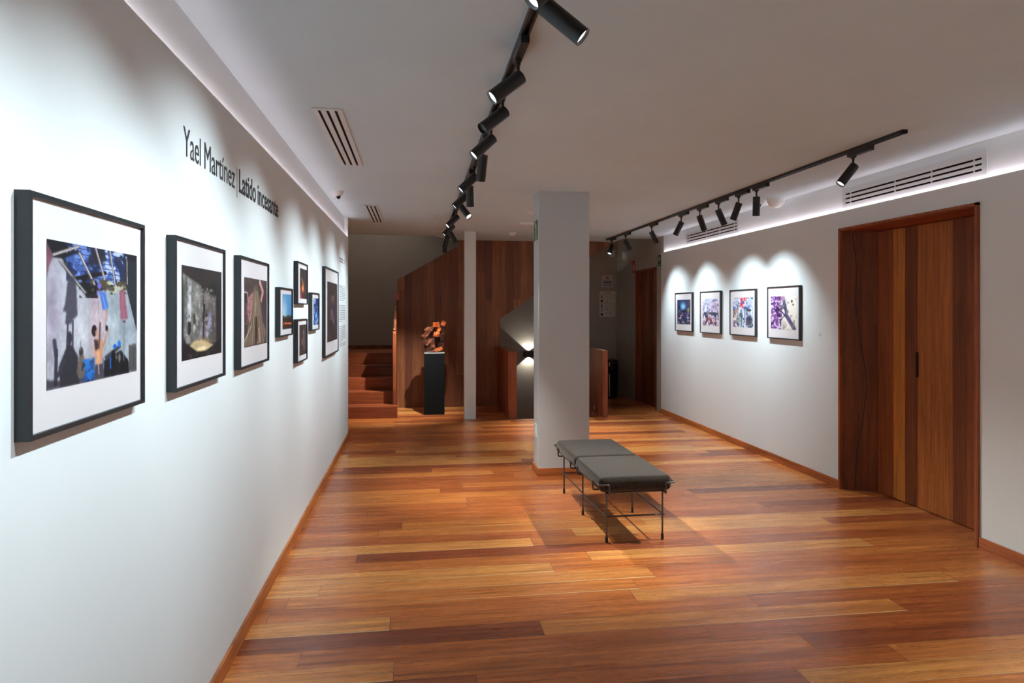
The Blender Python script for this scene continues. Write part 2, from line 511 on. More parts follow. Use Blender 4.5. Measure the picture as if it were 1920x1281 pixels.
for a, b, k in ys: m.box(3.87, 3.905, b, a - 0.0006, 0.008, 2.203, k)
lf = m.build('door_leaf', [M['door_mid'], M['door_red'], M['door_dark'], M['door_light']], d)
m = MB()
for a, b, k in [(4.828, 4.69, 0), (4.69, 4.477, 0), (4.477, 4.351, 1), (4.351, 4.2, 2), (4.2, 4.055, 1)]: m.box(3.87, 3.905, b, a - 0.0006, 0.008, 2.203, k)
lf2 = m.build('door_leaf', [M['door_mid'], M['door_dark'], M['door_red']], d)
m = MB(); m.box(3.868, 3.874, 4.816, 4.846, 1.02, 1.216)
tag(m.build('handle', M['black_matt'], lf2), 'black recessed slot handle')

d = empty('door_2', (0, 0, 0), 'narrow dark teak door at the end of the right wall', 'door', kind='structure')
m = MB()
m.box(3.66, 3.78, 11.06, 11.1, 0, 2.2); m.box(3.66, 3.78, 10.1, 10.13, 0, 2.2); m.box(3.66, 3.78, 10.1, 11.1, 2.17, 2.2)
m.build('door_frame', M['jamb'], d)
m = MB(); m.box(3.74, 3.775, 10.132, 11.058, 0.006, 2.168)
m.build('door_leaf', M['panel'], d)
m = MB(); m.box(3.725, 3.742, 10.19, 10.21, 0.95, 1.1)
m.build('handle', M['black'], d)

# ------------------------------------------------------------------ columns
c = empty('column', (1.372, 6.40, 0), 'broad square grey column behind the bench', 'column')
m = MB(); m.box(1.132 - 1.372, 1.612 - 1.372, 6.25 - 6.4, 6.53 - 6.4, 0, ZC)
m.build('shaft', M['column'], c)
m = MB(); m.box(1.117 - 1.372, 1.627 - 1.372, 6.235 - 6.4, 6.545 - 6.4, 0, 0.07)
m.build('skirting', M['trim'], c)
m = MB(); m.box(-0.08, 0.08, -0.08, 0.08, 0, ZC)
tag(m.build('column', M['wall'], loc=(0.758, 9.70, 0)), 'slender pale square column beside the sculpture plinth', 'column')

# ------------------------------------------------------------------ stairs
s = empty('staircase', (0, 0, 0), 'teak staircase rising to a landing beside the left wall', 'staircase')
RISE = 0.172
for i in range(5):
    y0 = 9.85 + 0.28 * i
    y1 = 9.85 + 0.28 * (i + 1) if i < 4 else YF - 0.016
    m = MB()
    x1 = -0.264 if i == 0 else -0.332
    if i == 0:
        m.prism([(-1.355, y0), (-0.264, y0), (-0.264, 9.99), (-0.332, 9.99), (-0.332, y1), (-1.355, y1)], 'z', 0, RISE)
    else:
        m.box(-1.355, x1, y0, y1, 0, RISE * (i + 1)) if i < 4 else m.prism([(-1.355, y0), (-0.332, y0), (-0.332, 10.96), (0.3, 10.96), (0.3, y1), (-1.355, y1)], 'z', RISE * 4, RISE * 5)
    if i < 4:
        m.build('step', M['step'], s, bevel=0.004)
    else:
        m.build('landing', M['step'], s, bevel=0.004)
# balustrade return at the foot of the flight
b = empty('stair_newel_wall', (-0.31, 10.4, 0), 'narrow teak balustrade end at the right side of the steps', 'balustrade')
m = MB()
m.prism([(9.995 - 10.4, 0), (9.995 - 10.4, 1.20), (10.06 - 10.4, 1.25), (10.25 - 10.4, 1.36), (10.868 - 10.4, 1.60), (10.868 - 10.4, 0)], 'x', -0.02, 0.022)
m.build('side_board', M['parapet'], b)
m = MB(); m.tube([(0, 10.03 - 10.4, 1.235), (0, 10.25 - 10.4, 1.37), (0, 10.86 - 10.4, 1.70)], 0.021, 12)
tag(m.build('handrail', M['panel'], b, smooth=40), 'dark rounded handrail')
m = MB(); m.box(-0.01, 0.045, 10.845 - 10.4, 10.868 - 10.4, 1.69, 1.80)
tag(m.build('rail_end', M['pink'], b), 'pale sawn handrail end')

# upper flight behind the timber wall, hidden steps down behind the parapets
s2 = empty('staircase', (0, 0, 0), 'teak steps going down between the two low parapets', 'staircase')
for i in range(4):
    m = MB(); m.box(1.41, 2.655, 9.532 + 0.28 * i, 9.532 + 0.28 * (i + 1), -0.9, -RISE * (i + 1))
    m.build('step', M['step'], s2)
m = MB(); m.box(1.35, 2.65, 10.66, YF - 0.005, -1.2, -0.9)
m.build('lower_landing', M['step'], s2)

p = empty('parapet', (1.35, 10.2, 0), 'low teak parapet left of the opening down, beside the timber wall', 'parapet', 'parapets of the stair opening')
m = MB(); m.box(-0.061, 0.058, 9.54 - 10.2, 10.868 - 10.2, 0.0, 0.945)
m.build('boarding', M['parapet'], p)
m = MB(); m.box(-0.061, -0.0608 + 0.119, 9.54 - 10.2, 10.868 - 10.2, 0.945, 0.955)
m.build('top_cap', M['panel'], p)
p = empty('parapet', (2.693, 10.2, 0), 'low teak parapet right of the opening down, beside the dark passage', 'parapet', 'parapets of the stair opening')
m = MB(); m.box(-0.036, 0.036, 9.52 - 10.2, 12.19 - 10.2, 0.0, 0.945)
m.build('boarding', M['parapet'], p)
m = MB(); m.box(-0.0361, 0.0361, 9.519 - 10.2, 12.19 - 10.2, 0.945, 0.955)
m.build('top_cap', M['panel'], p)
m = MB(); m.lathe([(0.001, -0.006), (0.018, -0.006), (0.022, -0.001)], 20, (0, 0, 0), 'x')
for i, v in enumerate(m.v): m.v[i] = (v[0], v[1] * 0.8, v[2] * 2.0)
o = m.build('step_light', M['white_plastic'], loc=(2.656, 9.98, 0.07), smooth=40)
tag(o, 'tiny white oval fitting low inside the right parapet', 'wall fitting')

# ------------------------------------------------------------------ plinth and sculpture
pl = empty('plinth', (0.2675, 10.23, 0), 'tall black plinth carrying the brown sculpture', 'plinth')
m = MB(); m.box(-0.1475, 0.1475, -0.15, 0.15, 0.0, 0.902)
m.build('body', M['pedestal'], pl)
m = MB(); m.box(-0.1475, 0.1475, -0.15, 0.15, 0.902, 0.908)
tag(m.build('top_edge', M['white_metal'], pl), 'pale top edge')

sc = empty('sculpture', (0.2675, 10.22, 0.922), 'ring shaped sculpture of cut amber and brown blocks on the black plinth', 'sculpture')
rnd = random.Random(7)


def block(cx, cz, cy, wx, wz, wy, rot, mat, jit=0.16):
    vs = []
    for sx in (-1, 1):
        for sy in (-1, 1):
            for sz in (-1, 1):
                x = sx * wx / 2 * (1 + rnd.uniform(-jit, jit)); y = sy * wy / 2 * (1 + rnd.uniform(-jit, jit)); z = sz * wz / 2 * (1 + rnd.uniform(-jit, jit))
                a = math.radians(rot)
                vs.append((cx + x * math.cos(a) - z * math.sin(a), cy + y, cz + x * math.sin(a) + z * math.cos(a)))
    fs = [(0, 1, 3, 2), (4, 6, 7, 5), (0, 4, 5, 1), (2, 3, 7, 6), (0, 2, 6, 4), (1, 5, 7, 3)]
    q = MB(); q.add(vs, fs)
    ob = q.build('block', mat, sc, bevel=0.004)
    return ob


U = 0.000555
for (ux, uy, wq, hq, dep, yo, rot, mt) in [
    (540, 305, 190, 130, 150, -40, 0, 'stone_orange'), (735, 275, 120, 130, 130, -60, -25, 'stone_orange'),
    (700, 440, 190, 260, 220, 30, -6, 'stone_dark'), (600, 470, 90, 190, 110, -120, -22, 'stone_orange'),
    (545, 555, 150, 110, 120, -160, -14, 'stone_orange'), (610, 595, 90, 90, 90, -170, 20, 'stone_brown'),
    (375, 425, 170, 120, 150, -60, 3, 'stone_brown'), (300, 440, 120, 110, 130, -50, 35, 'stone_brown'),
    (270, 560, 110, 240, 150, -60, -42, 'stone_brown'), (190, 620, 90, 100, 110, -40, 20, 'stone_brown'),
    (250, 760, 150, 130, 160, -50, 30, 'stone_dark'), (330, 770, 80, 190, 110, -130, -38, 'stone_brown'),
    (450, 800, 120, 240, 170, -110, 2, 'stone_brown'), (330, 920, 200, 180, 220, -20, 12, 'stone_dark'),
    (440, 960, 150, 110, 200, -80, 0, 'stone_brown'), (610, 960, 230, 90, 160, -90, 20, 'stone_orange'),
    (680, 830, 170, 190, 190, 20, 5, 'stone_dark'), (690, 640, 120, 210, 160, -20, 6, 'stone_dark'),
    (440, 520, 150, 260, 160, 90, 4, 'stone_dark'), (570, 760, 170, 330, 130, 110, 0, 'stone_dark'), (560, 985, 260, 70, 200, 20, 0, 'stone_dark')]:  # tall rear block is dark to paint the shade of the hollow centre
    block((ux - 493) * U, (1022 - uy) * U, yo * U, wq * U, hq * U, dep * U, rot, M[mt])


# ------------------------------------------------------------------ bench
def rounded_block(lx, ly, lz, r, seg=(18, 22, 5), puff=0.006):
    vs = []; idx = {}; fs = []
    def P(i, j, k):
        key = (i, j, k)
        if key in idx: return idx[key]
        x, y, z = GX[i], GY[j], GZ[k]
        ix = max(-lx / 2 + r, min(lx / 2 - r, x)); iy = max(-ly / 2 + r, min(ly / 2 - r, y)); iz = max(-lz / 2 + r, min(lz / 2 - r, z))
        d = Vector((x - ix, y - iy, z - iz))
        if d.length > 1e-9:
            q = Vector((ix, iy, iz)) + d.normalized() * r
        else: q = Vector((x, y, z))
        fx = max(0, 1 - (2 * x / lx) ** 2); fy = max(0, 1 - (2 * y / ly) ** 2)
        if z > 0: q.z += puff * (fx * fy) ** 0.5
        idx[key] = len(vs); vs.append(tuple(q)); return idx[key]
    def grid(l, n):
        e = [0, .12, .28, .46, .64, .82]
        inner = [-l / 2 + r + (l - 2 * r) * q / n for q in range(n + 1)]
        return [-l / 2 + r * q for q in e] + inner + [l / 2 - r * q for q in reversed(e)]
    GX, GY, GZ = grid(lx, 12), grid(ly, 16), grid(lz, 2)
    a, b, c_ = len(GX) - 1, len(GY) - 1, len(GZ) - 1
    for i in range(a):
        for j in range(b):
            fs.append((P(i, j, 0), P(i, j + 1, 0), P(i + 1, j + 1, 0), P(i + 1, j, 0)))
            fs.append((P(i, j, c_), P(i + 1, j, c_), P(i + 1, j + 1, c_), P(i, j + 1, c_)))
    for i in range(a):
        for k in range(c_):
            fs.append((P(i, 0, k), P(i + 1, 0, k), P(i + 1, 0, k + 1), P(i, 0, k + 1)))
            fs.append((P(i, b, k), P(i, b, k + 1), P(i + 1, b, k + 1), P(i + 1, b, k)))
    for j in range(b):
        for k in range(c_):
            fs.append((P(0, j, k), P(0, j, k + 1), P(0, j + 1, k + 1), P(0, j + 1, k)))
            fs.append((P(a, j, k), P(a, j + 1, k), P(a, j + 1, k + 1), P(a, j, k + 1)))
    q = MB(); q.add(vs, fs)
    return q


def fillet(pts, r, n=4):
    pts = [Vector(p) for p in pts]
    out = [pts[0]]
    for i in range(1, len(pts) - 1):
        a, b, c_ = pts[i - 1], pts[i], pts[i + 1]
        d1 = (a - b); d2 = (c_ - b)
        rr = min(r, d1.length * .45, d2.length * .45)
        p1 = b + d1.normalized() * rr; p2 = b + d2.normalized() * rr
        for k in range(n + 1):
            t = k / n
            out.append((1 - t) ** 2 * p1 + 2 * t * (1 - t) * b + t * t * p2)
    out.append(pts[-1])
    return out


be = empty('bench', (1.434, 5.02, 0), 'two cushion charcoal bench on thin dark wire legs in front of the grey column', 'bench', rz=math.radians(0.9))
XA, XB = -0.190, 0.199           # leg lines
YS = (-0.613, 0.0, 0.613)
SX0, SX1 = -0.25, 0.25           # cushion sides
q = rounded_block(0.50, 0.664, 0.10, 0.034); q.v = [(x, y - 0.3335, z + 0.391) for x, y, z in q.v]
q.build('cushion', M['fabric'], be, smooth=70)
q = rounded_block(0.50, 0.664, 0.10, 0.034); q.v = [(x, y + 0.3335, z + 0.391) for x, y, z in q.v]
q.build('cushion', M['fabric'], be, smooth=70)
R = 0.0062
ZR, ZS = 0.330, 0.170
for y in YS:
    for x in (XA, XB):
        m = MB(); m.tube([(x, y, 0.028), (x, y, ZR)], R, 10)
        lg = m.build('leg', M['steel'], be, smooth=40)
        m = MB(); m.lathe([(0.0095, 0), (0.0095, 0.03), (0.0075, 0.042)], 14, (x, y, 0))
        tag(m.build('foot', M['rubber'], lg, smooth=40), 'black rubber foot')
# stretchers
for y in (YS[0], YS[2]):
    m = MB(); m.tube([(XA - .012, y, ZS), (XB + .012, y, ZS)], R, 10)
    m.build('stretcher', M['steel'], be, smooth=40)
for x in (XA, XB):
    m = MB(); m.tube([(x + (-.006 if x < 0 else .006), YS[0] - .012, ZS + .001), (x + (-.006 if x < 0 else .006), YS[2] + .012, ZS + .001)], R * .9, 10)
    m.build('stretcher', M['steel'], be, smooth=40)
for y in YS:
    m = MB(); m.tube([(XA - .012, y - .002, ZR), (XB + .014, y - .002, ZR)], R, 10)
    m.build('seat_rail', M['steel'], be, smooth=40)
for x in (XA, XB):
    m = MB(); m.tube([(x, YS[0], ZR + .004), (x, YS[2], ZR + .004)], R * .9, 10)
    m.build('seat_rail', M['steel'], be, smooth=40)
ZL = 0.398
for sx, xs, xl in ((-1, SX0 - .010, XA), (1, SX1 + .010, XB)):
    for sy in (-1, 1):
        ye = sy * (0.667 + 0.009)
        ins = xl - sx * 0.0
        pts = [(xl, ye, ZR), (xl, ye, ZL), (xs, ye, ZL), (xs, ye - sy * 0.15, ZL), (xs, ye - sy * 0.15, ZR + .002), (xl, ye - sy * 0.15, ZR + .002)]
        m = MB(); m.tube(fillet(pts, 0.014), R, 10)
        m.tube([(xl, sy * YS[2], ZR), (xl, ye, ZR)], R, 10)
        m.build('cushion_retainer', M['steel'], be, smooth=50)
    pts = [(xl, -0.10, ZR + .002), (xs, -0.10, ZR + .002), (xs, -0.10, ZL - .01), (xs, 0.10, ZL - .01), (xs, 0.10, ZR + .002), (xl, 0.10, ZR + .002)]
    m = MB(); m.tube(fillet(pts, 0.014), R, 10)
    m.build('cushion_retainer', M['steel'], be, smooth=50)


# ------------------------------------------------------------------ photographs: little painters
class Paint:
    def __init__(self, nx, ny, base, seed=0):
        self.nx, self.ny = nx, ny
        self.u, self.v = np.meshgrid(np.linspace(0, 1, nx), np.linspace(0, 1, ny))   # v runs down
        self.a = np.ones((ny, nx, 3)) * np.array(base, float)
        self.r = np.random.RandomState(seed)

    def fbm(self, fx, fy, octs=4, seed=None):
        r = np.random.RandomState(seed) if seed is not None else self.r
        out = np.zeros((self.ny, self.nx)); amp = 1; tot = 0
        for o in range(octs):
            gx, gy = int(fx * 2 ** o) + 2, int(fy * 2 ** o) + 2
            g = r.rand(gy, gx)
            x = self.u * (gx - 1.001); y = self.v * (gy - 1.001)
            xi, yi = x.astype(int), y.astype(int); fx_, fy_ = x - xi, y - yi
            fx_ = fx_ * fx_ * (3 - 2 * fx_); fy_ = fy_ * fy_ * (3 - 2 * fy_)
            xi2, yi2 = np.minimum(xi + 1, gx - 1), np.minimum(yi + 1, gy - 1)
            out += amp * ((g[yi, xi] * (1 - fx_) + g[yi, xi2] * fx_) * (1 - fy_) + (g[yi2, xi] * (1 - fx_) + g[yi2, xi2] * fx_) * fy_)
            tot += amp; amp *= .55
        return out / tot

    def blur(self, m_, k):
        for _ in range(int(k) + 1):
            q = np.pad(m_, 1, mode='edge')
            m_ = (q[:-2, 1:-1] + q[2:, 1:-1] + q[1:-1, :-2] + q[1:-1, 2:] + 2 * q[1:-1, 1:-1]) / 6
        return m_

    def blend(self, mask, c):
        mask = np.clip(mask, 0, 1)[..., None]
        c = np.array(c, float)
        self.a = self.a * (1 - mask) + c * mask

    def poly(self, pts, c, al=1.0, soft=0.0):
        inside = np.zeros((self.ny, self.nx), bool)
        j = len(pts) - 1
        for i in range(len(pts)):
            xi, yi = pts[i]; xj, yj = pts[j]
            cond = ((yi > self.v) != (yj > self.v)) & (self.u < (xj - xi) * (self.v - yi) / ((yj - yi) or 1e-9) + xi)
            inside ^= cond; j = i
        self.blend(self.blur(inside * 1.0, soft) * al, c)

    def ell(self, cx, cy, rx, ry, c, al=1.0, soft=0.3, rot=0):
        du, dv = self.u - cx, self.v - cy
        a = math.radians(rot)
        x = (du * math.cos(a) + dv * math.sin(a)) / rx; y = (-du * math.sin(a) + dv * math.cos(a)) / ry
        d = np.sqrt(x * x + y * y)
        self.blend(al * (1 - np.clip((d - (1 - soft)) / soft, 0, 1)), c)

    def line(self, x0, y0, x1, y1, wd, c, al=1.0):
        dx, dy = x1 - x0, y1 - y0; L2 = dx * dx + dy * dy
        t = np.clip(((self.u - x0) * dx + (self.v - y0) * dy) / L2, 0, 1)
        d = np.hypot(self.u - x0 - t * dx, (self.v - y0 - t * dy))
        self.blend(al * np.clip((wd - d) / (wd * .5), 0, 1), c)

    def speck(self, fx, fy, thr, c, al=1.0, seed=None, soft=.06, where=None):
        n = self.fbm(fx, fy, 3, seed)
        mk = np.clip((n - thr) / soft, 0, 1) * al
        if where is not None: mk = mk * where
        self.blend(mk, c)

    def mult(self, k):
        self.a *= k[..., None]


def art_room():
    p = Paint(220, 152, (178, 180, 190), 1)
    p.poly([(0, .1), (.40, .36), (.40, 1), (0, 1)], (186, 188, 200), 1, 3)
    p.ell(.05, .5, .10, .5, (150, 138, 160), .7, .9); p.ell(.33, .62, .09, .25, (214, 216, 224), .7, .9)
    p.poly([(.398, .369), (.632, .319), (.838, .285), (.994, .661), (.994, .86), (.855, .912), (.6, .836), (.398, .835)], (166, 178, 188), 1, 1)
    p.poly([(.404, .378), (.543, .355), (.585, .556), (.571, .824), (.404, .818)], (192, 176, 186), .9, 4)
    p.ell(.70, .62, .08, .2, (190, 200, 206), .7, .9)
    p.mult(0.82 + 0.32 * p.fbm(5, 4))
    p.poly([(0, 0), (1, 0), (1, .66), (.855, .294), (.756, .258), (.404, .36), (.215, .227), (.133, .114), (0, .117)], (28, 30, 38), 1, 1)
    p.poly([(.156, .112), (.404, .007), (.756, .007), (.85, .11), (.838, .203), (.6, .267), (.377, .233), (.263, .223), (.225, .191)], (70, 96, 160), 1, 1)
    in_ = ((p.v < .27) & (p.u > .17) & (p.u < .86)) * 1.0
    p.speck(14, 16, .47, (116, 146, 214), .9, 3, where=in_); p.speck(16, 20, .56, (196, 210, 244), .9, 4, where=in_ * (p.u > .4)); p.speck(9, 12, .52, (32, 40, 70), .85, 14, where=in_)
    for k in range(6):
        p.line(.2 + .03 * k, .02 + .042 * k, .84, .045 + .036 * k, .005, (36, 44, 80), .8)
    p.poly([(.389, .086), (.444, .016), (.571, .019), (.6, .083), (.499, .131), (.404, .122)], (44, 42, 56), .9, 1)
    p.line(.225, .252, .585, .181, .020, (30, 28, 34)); p.poly([(.84, .05), (1, .05), (1, .62), (.99, .60), (.86, .29), (.80, .26)], (44, 48, 58), .95, 2)
    for x0, y0, x1, y1, wd in ((.055, .098, .288, .013, .014), (.299, .061, .457, .274, .015), (.472, .003, .608, .305, .014), (.638, .001, .705, .281, .013), (.855, .026, .863, .252, .006)):
        p.line(x0, y0, x1, y1, wd, (128, 120, 122)); p.line(x0 + .005, y0, x1 + .005, y1, wd * .45, (196, 188, 184))
    p.poly([(0, .02), (.02, .053), (.055, .107), (.018, .184), (0, .25)], (128, 84, 100), .9, 2)
    p.poly([(.109, .121), (.156, .146), (.389, .351), (.377, .375), (.263, .285), (.099, .135)], (96, 92, 92), 1, 1); p.line(.11, .125, .38, .36, .006, (196, 196, 200), .8)
    p.speck(14, 22, .5, (84, 76, 60), .95, 8, where=((p.v > .235) & (p.v < .345) & (p.u > .42) & (p.u < .86)) * 1.0); p.speck(12, 26, .6, (186, 190, 160), .9, 9, where=((p.v > .24) & (p.v < .33) & (p.u > .6) & (p.u < .84)) * 1.0)
    p.speck(16, 22, .55, (30, 28, 32), .9, 18, where=((p.v > .24) & (p.v < .38) & (p.u > .3) & (p.u < .5)) * 1.0)
    sh = (70, 70, 84)
    p.poly([(.185, .263), (.208, .227), (.25, .235), (.268, .30), (.281, .496), (.29, .50), (.25, .53), (.232, .539), (.221, .565), (.162, .564), (.173, .478), (.14, .48), (.162, .419)], sh, .92, 2)
    p.line(.187, .556, .178, .75, .011, sh); p.line(.236, .548, .233, .75, .011, sh)
    p.ell(.205, .665, .026, .055, (58, 58, 70), 1, .3); p.poly([(.19, .70), (.23, .72), (.285, .80), (.30, 1), (.12, 1), (.10, .86), (.15, .77)], (50, 50, 60), .97, 2)
    p.line(.065, .677, .080, .78, .022, sh); p.line(.082, .745, .075, .97, .020, (62, 62, 74)); p.line(.09, .92, .16, .82, .018, (62, 62, 74))
    p.ell(.318, .775, .026, .045, (66, 60, 62), 1, .3); p.poly([(.295, .80), (.345, .80), (.372, .875), (.35, .97), (.30, .97), (.272, .92)], (112, 102, 94), .95, 2); p.line(.31, .70, .315, .76, .008, (120, 122, 130), .6)
    p.speck(20, 24, .55, (70, 62, 60), .7, 20, where=((p.v > .8) & (p.u > .27) & (p.u < .37)) * 1.0)
    p.poly([(0, .93), (.12, .95), (.40, .97), (.40, 1), (0, 1)], (54, 52, 62), .85, 3)
    p.poly([(.377, .86), (.457, .823), (.465, 1.0), (.326, 1.0)], (44, 84, 148), .92, 2); p.speck(22, 18, .55, (34, 124, 214), .85, 12, where=((p.v > .83) & (p.u > .34) & (p.u < .47)) * 1.0); p.speck(20, 16, .58, (40, 40, 70), .8, 13, where=((p.v > .85) & (p.u > .32) & (p.u < .47)) * 1.0)
    p.poly([(.571, .86), (.66, .83), (.78, .80), (.88, .90), (.90, 1), (.56, 1)], (30, 34, 42), 1, 1); p.poly([(.571, .834), (.773, .745), (.78, .775), (.60, .865)], (62, 64, 76), .95, 1)
    p.poly([(.77, .88), (.87, .88), (.88, 1), (.77, 1)], (24, 26, 30), 1, 1); p.poly([(.66, .80), (.70, .79), (.70, 1), (.66, 1)], (20, 22, 28), 1, 1)
    p.ell(.756, .745, .026, .030, (30, 128, 226), 1, .3); p.ell(.70, .762, .028, .022, (30, 110, 206), 1, .3); p.line(.646, .85, .646, .93, .010, (36, 110, 206)); p.ell(.55, .875, .018, .05, (52, 100, 168), .9, .4)
    p.ell(.76, .86, .02, .05, (168, 166, 170), .7, .6); p.ell(.72, .85, .015, .03, (176, 150, 136), .6, .6)
    p.poly([(.882, .765), (.99, .758), (.995, 1), (.882, .99)], (98, 98, 100), 1, 1)
    for k in range(6): p.line(.90 + .017 * k, .785, .902 + .017 * k, .98, .004, (48, 48, 52))
    p.poly([(.756, .314), (.825, .296), (.872, .545), (.773, .55)], (150, 92, 110), .95, 1); p.line(.79, .33, .82, .54, .008, (176, 120, 134), .7); p.line(.822, .56, .815, .89, .006, (120, 124, 130), .8); p.ell(.82, .565, .028, .012, (96, 80, 84), .9)
    p.ell(.515, .285, .030, .030, (120, 108, 196), 1, .4); p.ell(.50, .34, .022, .03, (150, 142, 214), .9, .5)
    p.poly([(.512, .325), (.585, .33), (.622, .445), (.60, .47), (.553, .47), (.53, .39)], (84, 124, 204), 1, 1); p.line(.55, .35, .59, .46, .006, (140, 176, 230), .8); p.line(.585, .48, .588, .59, .013, (196, 160, 150)); p.line(.605, .47, .60, .55, .009, (176, 142, 136))
    p.line(.45, .40, .43, .46, .005, (140, 124, 130), .7); p.line(.50, .40, .505, .50, .005, (146, 130, 136), .7)
    # child with raised arms, seen from behind
    p.ell(.456, .625, .033, .050, (40, 32, 36), 1, .25); p.ell(.482, .642, .016, .028, (196, 142, 118), 1, .4)
    p.poly([(.452, .69), (.505, .685), (.556, .708), (.562, .75), (.548, .80), (.552, .89), (.472, .89), (.458, .79)], (206, 152, 122), 1, 1); p.poly([(.452, .69), (.50, .70), (.505, .76), (.47, .78)], (52, 44, 50), .9, 1)
    p.line(.51, .76, .524, .57, .013, (120, 88, 80)); p.line(.56, .745, .60, .66, .013, (196, 148, 122)); p.line(.60, .66, .622, .62, .011, (206, 158, 132)); p.ell(.600, .612, .020, .028, (46, 42, 56), 1, .3)
    p.line(.50, .80, .51, .88, .02, (222, 176, 146), .6)
    p.poly([(.468, .885), (.556, .885), (.575, 1), (.455, 1)], (80, 74, 86), 1, 1); p.line(.505, .89, .51, .96, .008, (176, 176, 184), .8)
    p.a = np.clip((p.a - 12) * 1.0, 0, 255); p.mult(0.90 + 0.20 * p.fbm(40, 28, 3))
    return p


def art_cell():
    p = Paint(150, 124, (40, 36, 36), 2)
    p.poly([(.017, .075), (.447, .191), (.468, .274), (.468, .83), (.27, .84), (.104, .835), (.03, .735)], (118, 118, 114), 1, 2); p.poly([(.46, .26), (.84, .30), (.84, .86), (.46, .84)], (98, 92, 90), 1, 5)
    p.poly([(.123, .128), (.21, .15), (.20, .60), (.12, .60)], (206, 208, 212), .85, 6); p.ell(.34, .30, .10, .16, (176, 174, 168), .8, .9); p.ell(.58, .32, .08, .14, (150, 140, 132), .8, .9)
    p.ell(.66, .60, .08, .18, (170, 166, 206), .85, .8); p.ell(.60, .72, .08, .10, (186, 182, 220), .7, .8); p.ell(.13, .77, .06, .07, (176, 172, 168), .8, .7); p.ell(.44, .72, .05, .1, (170, 168, 186), .7, .8)
    p.mult(0.55 + 0.85 * p.fbm(8, 8)); p.speck(22, 20, .60, (70, 66, 64), .3, 5); p.speck(24, 20, .66, (200, 198, 196), .5, 6, where=((p.u > .1) & (p.u < .8) & (p.v > .2) & (p.v < .8)) * 1.0)
    p.line(.50, .27, .492, .82, .010, (44, 38, 40), .8); p.ell(.520, .43, .026, .040, (28, 24, 28), 1, .3); p.line(.515, .47, .502, .60, .020, (34, 28, 32)); p.line(.502, .60, .498, .80, .016, (70, 34, 34)); p.ell(.575, .53, .022, .022, (30, 26, 30))
    p.poly([(.135, .59), (.195, .60), (.204, .69), (.17, .74), (.123, .73)], (34, 32, 36), .95, 1); p.poly([(.252, .505), (.306, .51), (.306, .62), (.255, .62)], (64, 58, 54), .95, 1); p.ell(.27, .66, .035, .035, (190, 186, 180), .8, .5); p.ell(.27, .70, .03, .015, (176, 172, 166), .7, .5); p.ell(.16, .54, .014, .018, (40, 38, 40), .9)
    p.poly([(0, 0), (1, 0), (1, .09), (.70, .13), (.50, .20), (.40, .175), (.017, .075)], (50, 44, 44), .95, 3)
    p.ell(.46, .85, .30, .075, (150, 124, 92), .9, .5); p.poly([(.165, .855), (.27, .81), (.468, .81), (.77, .885), (.574, .937), (.347, .934)], (206, 180, 136), .95, 2); p.ell(.47, .905, .17, .035, (255, 236, 190), 1, .8); p.ell(.33, .86, .08, .05, (170, 160, 128), .6, .8)
    p.poly([(0, .80), (.104, .835), (.347, .938), (.574, .94), (.773, .895), (.90, .83), (1, .79), (1, 1), (0, 1)], (26, 22, 24), 1, 1); p.speck(14, 30, .6, (80, 70, 66), .6, 9, where=(p.v > .94) * 1.0)
    p.ell(.93, .5, .11, .42, (36, 30, 34), .9, .6); p.ell(.02, .5, .05, .4, (44, 48, 50), .8, .7)
    p.a *= .96; p.mult(0.9 + 0.2 * p.fbm(34, 30, 3))
    return p


def art_veil():
    p = Paint(120, 124, (84, 72, 68), 3)
    p.mult(0.75 + 0.5 * p.fbm(5, 6)); p.ell(.92, .5, .20, .7, (72, 58, 64), .95, .6); p.ell(.05, .6, .12, .3, (60, 54, 50), .8, .6)
    p.poly([(.161, .281), (.36, .20), (.34, .49), (.24, .66), (.16, .62), (.09, .452)], (182, 130, 130), .95, 3); p.speck(26, 28, .52, (132, 88, 90), .8, 5, where=((p.u < .40) & (p.v < .68) & (p.v > .2)) * 1.0)
    p.line(0, .215, .12, .222, .012, (200, 188, 184)); p.line(.12, .222, .14, .33, .014, (190, 160, 152)); p.poly([(0, .23), (.10, .235), (.11, .36), (0, .36)], (52, 46, 44), .9, 1)
    p.line(.665, .05, .80, .18, .048, (212, 156, 152)); p.line(.80, .18, .72, .31, .050, (204, 146, 136)); p.ell(.66, .045, .040, .040, (228, 178, 178)); p.ell(.785, .235, .03, .03, (236, 196, 190), .9, .6)
    p.poly([(.381, .157), (.44, .10), (.526, .111), (.648, .288), (.772, .636), (.96, .80), (.86, .98), (.557, .98), (.05, .99), (0, .916), (.215, .682), (.325, .49)], (128, 110, 94), .86, 3)
    for k in range(16):
        t = k / 15; p.line(.43 + .12 * t, .14 + .03 * t, -.02 + .98 * t, .99, .006 + .004 * (k % 3), (186, 166, 140) if k % 2 else (96, 80, 70), .62)
    p.ell(.47, .42, .06, .22, (190, 170, 140), .6, .9); p.ell(.50, .13, .09, .07, (104, 88, 76), .9, .6); p.ell(.45, .06, .06, .05, (84, 66, 72), .9, .5)
    p.poly([(.46, .56), (.53, .58), (.56, .90), (.50, .99), (.40, .99), (.43, .8)], (66, 44, 42), .85, 3); p.line(.60, .76, .66, .95, .034, (182, 152, 144)); p.ell(.60, .965, .10, .022, (150, 124, 116), .9)
    p.line(0, .91, .28, .70, .009, (220, 204, 184)); p.line(.42, .98, .42, .70, .007, (196, 178, 146), .8); p.ell(.66, .015, .025, .014, (216, 216, 220))
    p.a *= .95; p.mult(0.88 + 0.24 * p.fbm(34, 34, 3))
    return p


